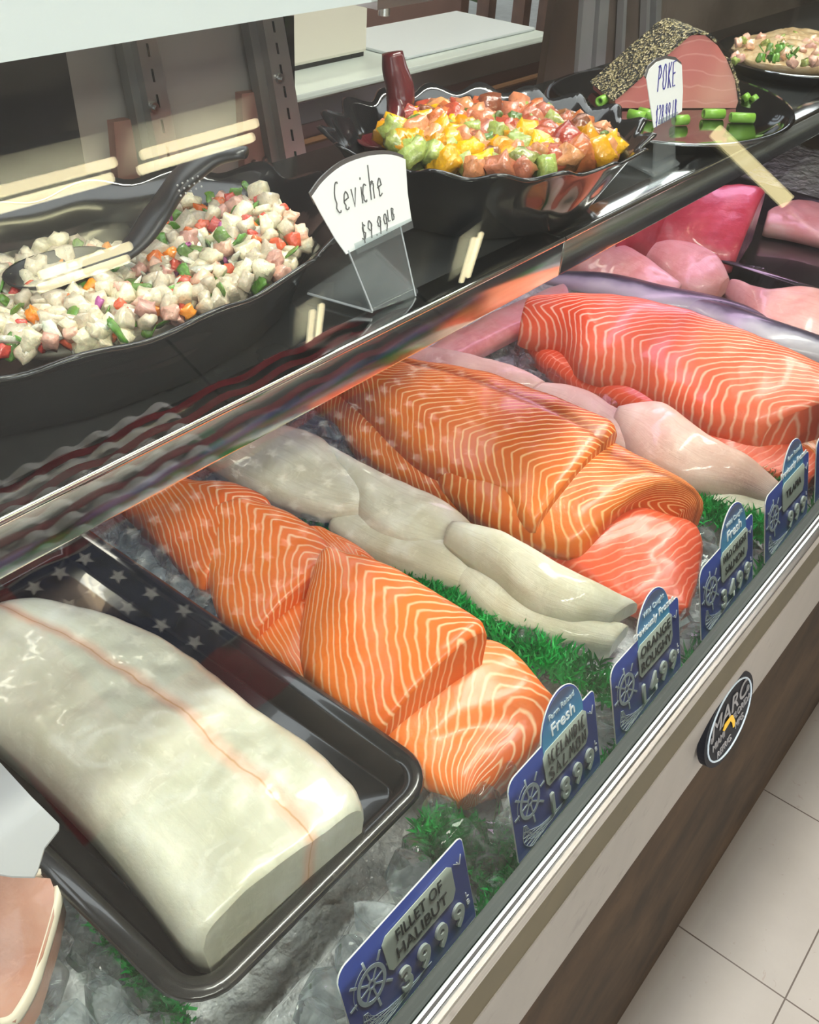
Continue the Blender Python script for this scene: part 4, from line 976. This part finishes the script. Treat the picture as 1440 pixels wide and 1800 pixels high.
# writing frame from pixels: line direction
o_ = pl(588, 372); xd = pl(690, 330) - o_; yd = pl(583, 340) - o_
fr1 = frame(o_, xd, yd); px_m = xd.length / math.hypot(102, 42)
bm = NB(); f1 = lambda x, y, z=0: fr1(x * px_m, y * px_m, z)
hand(bm, lambda x, y, z=0: fr1(x, y, .0004 + z - .0006), 'Ceviche', .002, -.002, .019, .0074, .0008, .3)
hand(bm, lambda x, y, z=0: fr1(x, y, .0004 + z - .0006), '$9.99', .022, -.026, .012, .0065, .0008, .3)
hand(bm, lambda x, y, z=0: fr1(x, y, .0004 + z - .0006), 'LB', .049, -.0205, .008, .0042, .0007, .3)
obj('handwriting', bm, MT['ink_faded'], c1_)
t2_, c2_, pl, nrm, foot = card('white handwritten poke price card in a clear holder', [(1137, 138), (1142, 122), (1155, 109), (1172, 103), (1188, 106), (1199, 114), (1201, 160), (1199, 196), (1150, 225), (1143, 180)], .4, None, None, [(1153, 223), (1187, 204), (1188, 285), (1150, 312)], (1170, 300))
bm = NB(); prism(bm, [pl(*p) - nrm * .001 for p in ((1136, 134), (1142, 116), (1156, 103), (1172, 98), (1189, 100), (1200, 110), (1200, 125), (1170, 118), (1140, 140))], -nrm * .0012); obj('holder_back', bm, simple('grey_acrylic2', (.10, .09, .09), .2), t2_)
bm = NB(); prism(bm, [pl(*p) + nrm * .0012 for p in ((1157, 211), (1190, 196), (1192, 203), (1159, 219))], -nrm * .0008); obj('holder_clip', bm, MT['acrylic'], t2_)
bm = NB(); prism(bm, [at(1150, 312, z=SH + .003), at(1195, 290, z=SH + .003), at(1150, 250, z=SH + .003), at(1095, 285, z=SH + .003)], V((0, 0, .002))); obj('holder_foot', bm, MT['acrylic'], t2_)
o_ = pl(1154, 160); fr2 = frame(o_, pl(1184, 150) - o_, pl(1156, 130) - o_)
bm = NB()
hand(bm, lambda x, y, z=0: fr2(x, y, z - .0002), 'POKE', .002, -.001, .0225, .0100, .0013, .3)
hand(bm, lambda x, y, z=0: fr2(x, y, z - .0002), '$28.99', .0015, -.0310, .0170, .0058, .0009, .3)
hand(bm, lambda x, y, z=0: fr2(x, y, z - .0002), 'LB', .0365, -.0295, .016, .0048, .0009, .3)
obj('handwriting', bm, MT['ink_blue'], c2_)
# silver platters
def platter(label, cx, cy, a, b, rot, mat):
    bm = NB(); rings = []; n = 72
    for q, z in ((0, .004), (.6, .004), (.80, .005), (.88, .013), (.96, .019), (1, .020), (1.01, .018), (.99, .0165), (.9, .010), (.82, .0), (0, .0)):
        rings.append([bm.verts.new((cx, cy, SH + z))] if q == 0 else [bm.verts.new((cx + a * q * math.cos(2 * PI * k / n) * math.cos(rot) - b * q * math.sin(2 * PI * k / n) * math.sin(rot), cy + a * q * math.cos(2 * PI * k / n) * math.sin(rot) + b * q * math.sin(2 * PI * k / n) * math.cos(rot), SH + z)) for k in range(n)])
    for A_, B_ in zip(rings, rings[1:]):
        for k in range(n):
            k2 = (k + 1) % n
            if len(A_) == 1: bm.faces.new((A_[0], B_[k], B_[k2]))
            elif len(B_) == 1: bm.faces.new((A_[k], B_[0], A_[k2]))
            else: bm.faces.new((A_[k], B_[k], B_[k2], A_[k2]))
    return tag(obj('serving_platter', bm, mat, None, True), label, 'platter')
plm = simple('smoked_chrome', (.30, .31, .33), .08, 1)
platter('round dark mirror platter under the pepper crusted tuna', 1.10, .487, .170, .138, .25, plm)
platter('second dark platter holding beige fish salad at the right edge', 1.50, .487, .155, .112, .15, plm)
# crusted tuna
b0, b1 = at(1082, 190, z=SH + .006), at(1296, 188, z=SH + .006); nn = V((b1.y - b0.y, -(b1.x - b0.x), 0)).normalized()
if nn.dot(CAM - b0) < 0: nn = -nn
def tp(px, py):
    d = ray(px, py); return CAM + d * ((b0 - CAM).dot(nn) / d.dot(nn))
face = [(1082, 190), (1082, 172), (1100, 158), (1150, 115), (1190, 82), (1215, 62), (1240, 62), (1262, 80), (1278, 105), (1292, 140), (1298, 178), (1294, 190)]
fp = [tp(*p) for p in face]; back = -nn * .075
bm = NB(); A_ = [bm.verts.new(p) for p in fp]; cen = sum(fp, V((0, 0, 0))) / len(fp)
B_ = [bm.verts.new(cen.lerp(p, .96) + back) for p in fp]
f0 = bm.faces.new(A_); bm.faces.new(B_[::-1])
for i in range(len(A_)):
    j = (i + 1) % len(A_); bm.faces.new((A_[i], B_[i], B_[j], A_[j]))
def tunaface():
    t = NT('seared_tuna_face'); g = t.noise(7, 3); wv = t.new('ShaderNodeTexWave'); wv.bands_direction = 'Z'; wv.inputs['Scale'].default_value = 20; wv.inputs['Distortion'].default_value = 5
    wv.inputs['Detail'].default_value = 2; t.link(t.obj(), wv.inputs[0])
    c = t.ramp(g, [(.3, (.48, .11, .11)), (.55, (.58, .20, .18)), (.72, (.70, .36, .29))])
    c = t.mix(t.math('MULTIPLY', t.ramp(wv.outputs['Fac'], [(.95, (0,) * 3), (.99, (1,) * 3)]), .3), c, (.85, .5, .45))
    t.set(col=c, rough=.25, sss=.1, coat=.3); return t.m
tn = obj('tuna_block', bm, tunaface(), None); tag(tn, 'seared tuna wedge with sesame crust standing on the dark platter', 'tuna')
def crustm():
    t = NT('sesame_crust'); vo = t.new('ShaderNodeTexVoronoi'); vo.inputs['Scale'].default_value = 420; t.link(t.obj(), vo.inputs['Vector'])
    w = t.new('ShaderNodeSeparateColor'); t.link(vo.outputs['Color'], w.inputs[0])
    t.set(col=t.ramp(w.outputs[0], [(.0, (.02, .02, .018)), (.45, (.05, .045, .03)), (.55, (.30, .25, .12)), (.8, (.55, .46, .27))], 'CONSTANT'), rough=.5); t.bump(vo.outputs['Distance'], 1, .003); return t.m
bm = NB()
ci = list(range(1, 11)); n_ = 16; grid = []
top = cr([fp[i] for i in range(1, 11)], 60)
for i, p in enumerate(top):
    row = []
    for j in range(n_ + 1):
        q = cen.lerp(p, 1.03 - .04 * j / n_) + back * (-.02 + 1.02 * j / n_); d = (q - cen - back * (j / n_)).normalized()
        row.append(bm.verts.new(q + d * (.0015 + .002 * abs(noise.noise(q * 500)))))
    grid.append(row)
for i in range(59):
    if 36 < i < 44: continue
    for j in range(n_): bm.faces.new((grid[i][j], grid[i + 1][j], grid[i + 1][j + 1], grid[i][j + 1]))
cr_ = obj('sesame_crust', bm, crustm(), tn); cr_.modifiers.new('s', 'SOLIDIFY').thickness = .003
# scallion rings
SC = []
bm = NB(); N_ = 14
for k in range(N_):
    pass
ro = [V((math.cos(2 * PI * k / N_), math.sin(2 * PI * k / N_), 0)) for k in range(N_)]
vo_ = [[bm.verts.new(p * r + V((0, 0, z))) for p in ro] for r, z in ((.5, -1), (.5, 1), (.3, 1), (.3, -1))]
for a_ in range(4):
    for k in range(N_): bm.faces.new((vo_[a_][k], vo_[a_][(k + 1) % N_], vo_[(a_ + 1) % 4][(k + 1) % N_], vo_[(a_ + 1) % 4][k]))
bmesh.ops.recalc_face_normals(bm, faces=bm.faces); scm = bpy.data.meshes.new('scallion_piece'); bm.to_mesh(scm); bm.free(); scm.materials.append(MT['scallion']); scm.polygons.foreach_set('use_smooth', [True] * len(scm.polygons))
for i, (px, py, lng, az, lab) in enumerate(((1255, 200, 1, .1, 'green scallion tube in front of the tuna wedge centre'), (1305, 207, 1.1, .0, 'longest green scallion tube right of the tuna wedge'), (1197, 211, .7, .3, 'short green scallion tube beside the poke card'), (1120, 203, .8, -.6, 'green scallion tube left of the poke card'), (1138, 200, .8, -.7, 'pale scallion tube just behind the poke card'),
        (1312, 173, .35, 1.5, 'upright scallion ring, left of the pair on the platter'), (1326, 176, .35, 1.5, 'upright scallion ring, right of the pair on the platter'), (1062, 175, 1.0, .9, 'dull green scallion strip left of the sesame crust'), (1075, 150, .5, 1.2, 'small scallion ring behind the sesame crust'))):
    o = bpy.data.objects.new('scallion_piece', scm); C.objects.link(o); p = at(px, py, z=SH + .010); o.location = p; o.scale = (.011, .011, .0125 * lng)
    o.rotation_euler = (PI / 2 if lng > .4 else 1.0, 0, az + (.75 if lng > .4 else -.6) ); tag(o, lab, 'scallion')
mound('fish_salad', 'beige fish salad heaped on the right platter', [(1285, 85), (1300, 68), (1340, 60), (1380, 52), (1440, 58), (1500, 70), (1500, 110), (1440, 118), (1370, 115), (1310, 104)], SH + .018, SH + .034, white_fish('fish_salad', (.42, .26, .12), (.58, .42, .24), (.66, .55, .38), sc=70), 'food')
for i in range(26):
    px, py = RF.uniform(1335, 1400), RF.uniform(82, 104)
    o = drop(HERB, 'scallion_slice', 'chopped green scallion on the beige fish salad', 'scallion', 'scallion bits on the fish salad', at(px, py, z=SH + .034), .008, rnd=RF); 
for i in range(30):
    px, py = RF.uniform(1290, 1440), RF.uniform(62, 114)
    drop(PINKC if i % 3 else CUC, 'fish_flake', 'beige fish flake in the salad on the right platter', 'fish', 'flakes in the fish salad', at(px, py, z=SH + .030), .011, rnd=RF)

# ================================================================== ROOM
def tiles():
    t = NT('floor_tiles'); sx = t.new('ShaderNodeSeparateXYZ'); t.link(t.obj(), sx.inputs[0])
    def ln(c, off):
        m = t.math('PINGPONG', t.math('SUBTRACT', c, off), .157); return t.math('LESS_THAN', m, .0011)
    l = t.math('MAXIMUM', ln(sx.outputs[0], .872), ln(sx.outputs[1], -.052))
    n = t.noise(3, 6, .65); n2 = t.noise(60, 4, .6, dist=1)
    c = t.ramp(n, [(.3, (.28, .265, .245)), (.7, (.34, .325, .305))])
    c = t.mix(t.math('MULTIPLY', t.ramp(n2, [(.66, (0,) * 3), (.72, (1,) * 3)]), .5), c, (.22, .17, .14))
    # darker and browner towards the foot of the case
    d = t.new('ShaderNodeMapRange'); t.link(sx.outputs[1], d.inputs[0]); d.inputs[1].default_value = .085; d.inputs[2].default_value = .108
    c = t.mix(t.math('MULTIPLY', d.outputs[0], .6), c, (.12, .09, .07))
    t.set(col=t.mix(l, c, (.07, .055, .045)), rough=.35); t.bump(t.noise(8, 3), .08); return t.m
bm = NB(); box(bm, -4, 10, -3.4, 3.4, -.1, 0); o = struct('floor', bm, tiles()); 
for v in o.data.vertices: v.co += o.location
o.location = (0, 0, 0)
wl = simple('shop_wall', (.55, .50, .44), .7, var=.08, vs=2)
bm = NB(); box(bm, -4, 10, -3.4, 3.4, 2.8, 2.9); struct('ceiling', bm, simple('ceiling_tile', (.6, .6, .58), .8))
bm = NB(); box(bm, -4, 10, 3.4, 9, -.1, -.01); struct('floor_outside', bm, simple('pale_concrete', (.75, .75, .72), .8, var=.1))
bm = NB(); box(bm, -4.1, -4, -3.4, 3.4, 0, 2.8); struct('wall_left', bm, wl)
bm = NB(); box(bm, 10, 10.1, -3.4, 3.4, 0, 2.8); struct('wall_right', bm, dirty('right_wall', (.22, .16, .12), (.4, .33, .26), 2, .6))
# street side wall with its long opening
bm = NB(); box(bm, -4, 10, -3.4, -3.3, 2.485, 2.8); box(bm, -4, 10, -3.4, -3.3, 0, .5); box(bm, .1, 10, -3.4, -3.3, .5, 2.485)
struct('wall_front', bm, wl)
brn = simple('brown_wood', (.16, .08, .055), .45, var=.25, vs=12)
pnk = simple('rosy_wall', (.36, .22, .20), .6, var=.15, vs=3)
# back wall: solid to about px 820 then glazed
bm = NB(); box(bm, -4, 4.6, 3.3, 3.4, 0, 2.8); box(bm, 6.5, 10, 3.3, 3.4, 0, 2.8); box(bm, 4.6, 6.5, 3.3, 3.4, 2.5, 2.8); struct('wall_back', bm, pnk)
wt = bpy.data.objects.new('window_1', None); C.objects.link(wt); wt['kind'] = 'structure'; PL['window_1'] = V((0, 0, 0))
for xx in (4.6, 4.86, 5.22, 5.5, 5.9, 6.42):
    bm = NB(); box(bm, xx, xx + .07, 3.3, 3.38, 0, 2.5); obj('window_bar', bm, brn, wt)
bm = NB(); box(bm, 4.6, 6.5, 3.3, 3.38, .0, .05); obj('window_rail', bm, brn, wt)
bm = NB(); box(bm, 4.6, 6.5, 3.345, 3.35, 0, 2.5); obj('window_pane', bm, glassy('window_glass', (.97, .98, .98)), wt)
# outside plant
bm = NB(); RP = random.Random(3)
for k in range(260):
    c = V((RP.uniform(5.0, 7.6), RP.uniform(4.2, 4.8), RP.uniform(.1, 1.4))); d = V((RP.uniform(-1, 1), RP.uniform(-.4, .4), RP.uniform(-.5, 1))).normalized(); q = d.cross(V((0, 1, 0))).normalized() * .02
    bm.faces.new([bm.verts.new(p) for p in (c, c + d * .15 + q, c + d * .36, c + d * .15 - q)])
tube(bm, [V((6.2, 4.5, 0)), V((6.2, 4.5, .8))], .05, 8)
tag(obj('garden_plant', bm, simple('palm_leaf', (.12, .25, .07), .5, var=.4, vs=3), None), 'leafy green plant outside the window behind the counter', 'plant')
# work counter behind the case
ct = thing('work_counter', 'pale topped work counter with metal edge behind the display case', 'counter', (1.3, 1.4, 0))
bm = NB(); box(bm, .6, 1.945, 1.15, 1.42, .86, .88, .003); obj('counter_top', bm, simple('pale_green_top', (.50, .56, .52), .25, var=.06, vs=4), ct)
bm = NB(); box(bm, .6, 1.95, 1.14, 1.152, .835, .872, .002); obj('counter_edge', bm, MT['steel'], ct)
bm = NB(); box(bm, .6, 1.95, 1.16, 1.19, .77, .835); obj('counter_apron', bm, simple('rosy_steel', (.30, .20, .18), .25, .5), ct)
bm = NB(); tube(bm, [V((.6, 1.155, .80)), V((1.95, 1.155, .80))], .006, 8); obj('apron_trim', bm, simple('copper_trim', (.55, .30, .16), .25, .8), ct)
for xx in (.7, 1.36, 1.62, 1.9):
    bm = NB(); box(bm, xx, xx + .035, 1.2, 1.235, 0, .86); obj('leg', bm, brn, ct)
bm = NB(); box(bm, .6, 1.40, 1.24, 1.26, .0, .77); obj('side_panel', bm, simple('maroon_panel', (.22, .07, .08), .4, var=.2, vs=5), ct)
bm = NB(); box(bm, 1.50, 1.935, 1.19, 1.40, .8805, .886, .002); tag(obj('cutting_board', bm, simple('white_board', (.55, .60, .62), .35), None), 'thick white cutting board at the far end of the work counter', 'cutting board')
sc_ = thing('counter_scale', 'cream coloured boxy machine standing on the work counter', 'machine', (1.36, 1.36, .88))
sx0, sy0 = at(600, 105, z=.884).x, at(600, 105, z=.884).y
bm = NB(); box(bm, sx0 - .42, sx0 + .07, sy0, sy0 + .10, .888, .99, .006); obj('housing', bm, simple('cream_plastic', (.66, .64, .54), .4), sc_)
bm = NB(); box(bm, sx0 - .41, sx0 + .068, sy0 + .006, sy0 + .094, .8803, .889); obj('base', bm, MT['black_rubber'], sc_)
bm = NB(); box(bm, sx0 - .05, sx0 + .068, sy0 + .02, sy0 + .09, .989, 1.0, .003); obj('top_cap', bm, simple('grey_cap', (.2, .2, .2), .4), sc_)
rb = thing('spray_bottle', 'small red and dark container left of the cream machine', 'container', (1.17, 1.2, .88))
p_ = at(525, 108, z=.881)
bm = NB(); cyl(bm, V((p_.x, p_.y, .8803)), .02, .03, seg=24); obj('body', bm, simple('dark_blue_plastic', (.04, .05, .08), .4), rb, True)
bm = NB(); cyl(bm, V((p_.x, p_.y, .9103)), .017, .022, seg=24); cyl(bm, V((p_.x, p_.y, .932)), .009, .012, seg=16); obj('cap', bm, simple('red_cap', (.5, .05, .03), .4), rb, True)

# things on the customers' side that the glass reflects
def flagm():
    t = NT('star_cloth'); sx = t.new('ShaderNodeSeparateXYZ'); t.link(t.obj(), sx.inputs[0])
    return t
fl = thing('flag_banner', 'hanging cloth banner with white stars on blue between red bands', 'banner', (2.3, -2.3, 1.3))
navy = simple('navy_cloth', (.012, .02, .09), .8); redc = simple('red_cloth', (.30, .012, .02), .8); whc = simple('white_cloth', (.8, .8, .8), .8)
def cloth(bm, x0, x1, z0, z1, y=-2.3, n=60):
    v = [[bm.verts.new((x0 + (x1 - x0) * i / n, y + .02 * math.sin(i * .7), z)) for z in (z0, z1)] for i in range(n + 1)]
    for i in range(n): bm.faces.new((v[i][0], v[i + 1][0], v[i + 1][1], v[i][1]))
    return bm
bm = NB()
for xx in (.9, 2.2, 3.5): tube(bm, [V((xx, -2.3, 2.18)), V((xx, -2.3, 2.8))], .004, 6)
obj('hanging_cord', bm, MT['black_rubber'], fl)
bm = cloth(NB(), 1.05, 3.6, 1.62, 2.18); a_ = obj('star_field', bm, navy, fl); a_.modifiers.new('s', 'SOLIDIFY').thickness = .003
bm = NB(); cloth(bm, 1.05, 2.2, 1.38, 1.62); cloth(bm, .75, 1.05, 1.38, 2.18, n=12); a_ = obj('red_band', bm, redc, fl); a_.modifiers.new('s', 'SOLIDIFY').thickness = .003
bm = NB()
for r_ in range(5):
    for k in range(26):
        cx_, cz_ = 1.11 + k * .096 + (.048 if r_ % 2 else 0), 1.68 + r_ * .112
        if cx_ > 3.55: continue
        pts = [V((cx_ + rr_ * math.sin(a2), -2.268, cz_ + rr_ * math.cos(a2))) for a2, rr_ in ((PI * q / 5, .030 if q % 2 == 0 else .013) for q in range(10))]
        prism(bm, pts, V((0, .002, 0)))
obj('star_row', bm, simple('star_cloth', (.9, .9, .9), .8), fl)
bm = NB()
for k in range(6): cloth(bm, 1.05, 2.0, 2.22 + k * .06, 2.25 + k * .06)
a_ = obj('white_stripe', bm, whc, fl); a_.modifiers.new('s', 'SOLIDIFY').thickness = .003
bm = NB()
for k in range(6): cloth(bm, 1.05, 3.4, 2.19 + k * .06, 2.22 + k * .06)
a_ = obj('red_stripe', bm, redc, fl); a_.modifiers.new('s', 'SOLIDIFY').thickness = .003

rk = thing('wall_rack', 'steel wall rack stocked with coloured cartons on the customers side', 'rack', (3.0, -2.9, 2.2))
bm = NB(); box(bm, 2.1, 4.6, -3.1, -2.75, 2.24, 2.26); obj('rack_board', bm, MT['steel'], rk)
RB = random.Random(9); xx = 2.12
cols = [(.35, .12, .05), (.05, .25, .08), (.5, .3, .08), (.3, .2, .12), (.1, .12, .3), (.5, .42, .3)]
i = 0
names = ['tall brown', 'green', 'wide amber', 'tan', 'blue', 'cream', 'small rust', 'slim green', 'ochre', 'dark tan', 'navy', 'pale', 'orange', 'mint', 'gold', 'umber']
while xx < 4.3:
    w_ = RB.uniform(.12, .2); bm = NB(); box(bm, xx, xx + w_, -3.05, -2.80, 2.2605, 2.2605 + RB.uniform(.2, .38), .003)
    tag(obj('stock_box', bm, simple('carton_' + str(i), cols[i % 6], .5), None), names[i] + ' carton number-less on the wall rack behind the customers'.replace(' number-less', ''), 'box', 'cartons on the wall rack'); xx += w_ + .01; i += 1
# ceiling lamps
tubem = NT('tube_light'); tubem.set(col=(1, 1, 1), emis=(1, .86, .52), es=17.0)
dimm = NT('dim_tube_light'); dimm.set(col=(1, 1, 1), emis=(1, .84, .42), es=5.0)
def lamp(label, p0, p1, w=60, lit=True):
    d = (p1 - p0); L_ = d.length; d.normalize(); s = d.cross(V((0, 0, 1))).normalized()
    t = thing('ceiling_lamp', label, 'ceiling lamp', (p0 + p1) / 2)
    bm = NB(); prism(bm, [p0 + s * .09 + V((0, 0, .05)), p1 + s * .09 + V((0, 0, .05)), p1 - s * .09 + V((0, 0, .05)), p0 - s * .09 + V((0, 0, .05))], V((0, 0, .03))); obj('lamp_housing', bm, MT['white_bar'], t)
    for k in (-.027, .027):
        bm = NB(); tube(bm, [p0 + s * k + d * .02, p1 + s * k - d * .02], .014, 8); obj('tube', bm, tubem.m, t, True)
    if lit:
        ld = bpy.data.lights.new('lamp_light', 'AREA'); ld.shape = 'RECTANGLE'; ld.size = L_; ld.size_y = .2; ld.energy = w * .35; ld.color = (1, .965, .92)
        o = bpy.data.objects.new('lamp_light', ld); C.objects.link(o); o.location = (p0 + p1) / 2 - V((0, 0, .04)); o.rotation_euler = (0, 0, math.atan2(d.y, d.x)); o.parent = t; o.location = -V((0, 0, .04))
lamp('twin tube ceiling lamp over the aisle, left one of the first row', V((.45, -1.2, 2.66)), V((1.66, -1.2, 2.66)), 0, False)
lamp('twin tube ceiling lamp over the aisle, right one of the first row', V((1.72, -1.2, 2.66)), V((2.2, -1.19, 2.66)), 0, False)
lamp('short twin tube ceiling lamp behind the first row', V((1.42, -1.55, 2.66)), V((1.78, -1.55, 2.66)), 0, False)
lamp('twin tube ceiling lamp farther along the aisle', V((2.95, -2.3, 2.66)), V((3.05, -2.6, 2.66)), 0, False)
lamp('twin tube ceiling lamp at the far end of the aisle', V((4.2, -2.3, 2.66)), V((4.35, -2.7, 2.66)), 0, False)
lamp('added twin tube ceiling lamp near the aisle end on the left', V((-2.4, -1.2, 2.66)), V((.1, -1.2, 2.66)), 230)  # added fill lamp, kept clear of the glass reflections
lamp('added twin tube ceiling lamp straight above the display case', V((.3, .25, 2.66)), V((2.7, .25, 2.66)), 190)  # added overhead lamp that brightens the front deck through the glass
lamp('twin tube ceiling lamp over the staff side', V((.2, 2.3, 2.66)), V((2.2, 2.3, 2.66)), 60)

vl = thing('added_tube_lamp', 'added upright tube lamp on a pole, placed for its reflection in the glass', 'lamp', (6.9, -2.25, 0))  # made-up lamp and pole, there only to give the upright reflection
bm = NB(); tube(bm, [V((6.9, -2.25, 1.86)), V((6.9, -2.2, 2.58))], .05, 10); obj('tube', bm, dimm.m, vl, True)
bm = NB(); tube(bm, [V((6.98, -2.32, 0)), V((6.98, -2.32, 2.7))], .03, 10); cyl(bm, V((6.98, -2.32, 0)), .15, .03); box(bm, 6.93, 6.99, -2.33, -2.24, 1.84, 1.87); box(bm, 6.93, 6.99, -2.33, -2.22, 2.57, 2.60); obj('pole', bm, MT['steel'], vl)
# ------------------------------------------------------------------ light
def area(name, loc, rot, sx, sy, e, col):
    ld = bpy.data.lights.new(name, 'AREA'); ld.shape = 'RECTANGLE'; ld.size = sx; ld.size_y = sy; ld.energy = e; ld.color = col
    o = bpy.data.objects.new(name, ld); C.objects.link(o); o.location = loc; o.rotation_euler = rot; return o
area('canopy_light', (.6, .50, 1.172), (math.radians(-12), 0, 0), 2.2, .05, 1.3, (.93, .97, 1))
area('under_shelf_light', (1.35, .52, .975), (0, 0, 0), 1.1, .05, 2.2, (1, .62, .98))
area('under_shelf_light_near', (.35, .52, .975), (0, 0, 0), .7, .05, .6, (.9, .95, 1))
area('daylight_front', (-1.9, -3.25, 1.5), (math.radians(90), 0, math.radians(-20)), 3.4, 1.8, 80, (.92, .96, 1))
sl_ = bpy.data.lights.new('banner_fill_spot', 'SPOT'); sl_.energy = 260; sl_.spot_size = 1.5; sl_.shadow_soft_size = .012; sl_.color = (1, .98, .94)  # added spot without a fitting, brightens the stars for their reflection
so2 = bpy.data.objects.new('banner_fill_spot', sl_); C.objects.link(so2); so2.location = (2.6, -1.0, 2.7); so2.rotation_euler = (V((2.2, -2.3, 1.85)) - V((2.6, -1.0, 2.7))).to_track_quat('-Z', 'Y').to_euler()
sun = bpy.data.lights.new('sun', 'SUN'); sun.energy = 4.2; sun.angle = math.radians(1.0); sun.color = (1, .93, .84)
so = bpy.data.objects.new('sun', sun); C.objects.link(so); d = V((.95, .8, -.594)).normalized(); so.rotation_euler = d.to_track_quat('-Z', 'Y').to_euler(); so.location = (-3, -5, 4)
w = bpy.data.worlds.new('world'); S.world = w; w.use_nodes = True; bg = w.node_tree.nodes['Background']
sky = w.node_tree.nodes.new('ShaderNodeTexSky'); sky.sky_type = 'HOSEK_WILKIE'; sky.turbidity = 5
mx = w.node_tree.nodes.new('ShaderNodeMix'); mx.data_type = 'RGBA'; mx.inputs[0].default_value = .75; mx.inputs[7].default_value = (.9, .95, 1, 1)
w.node_tree.links.new(sky.outputs[0], mx.inputs[6]); w.node_tree.links.new(mx.outputs[2], bg.inputs[0]); bg.inputs[1].default_value = 1.3
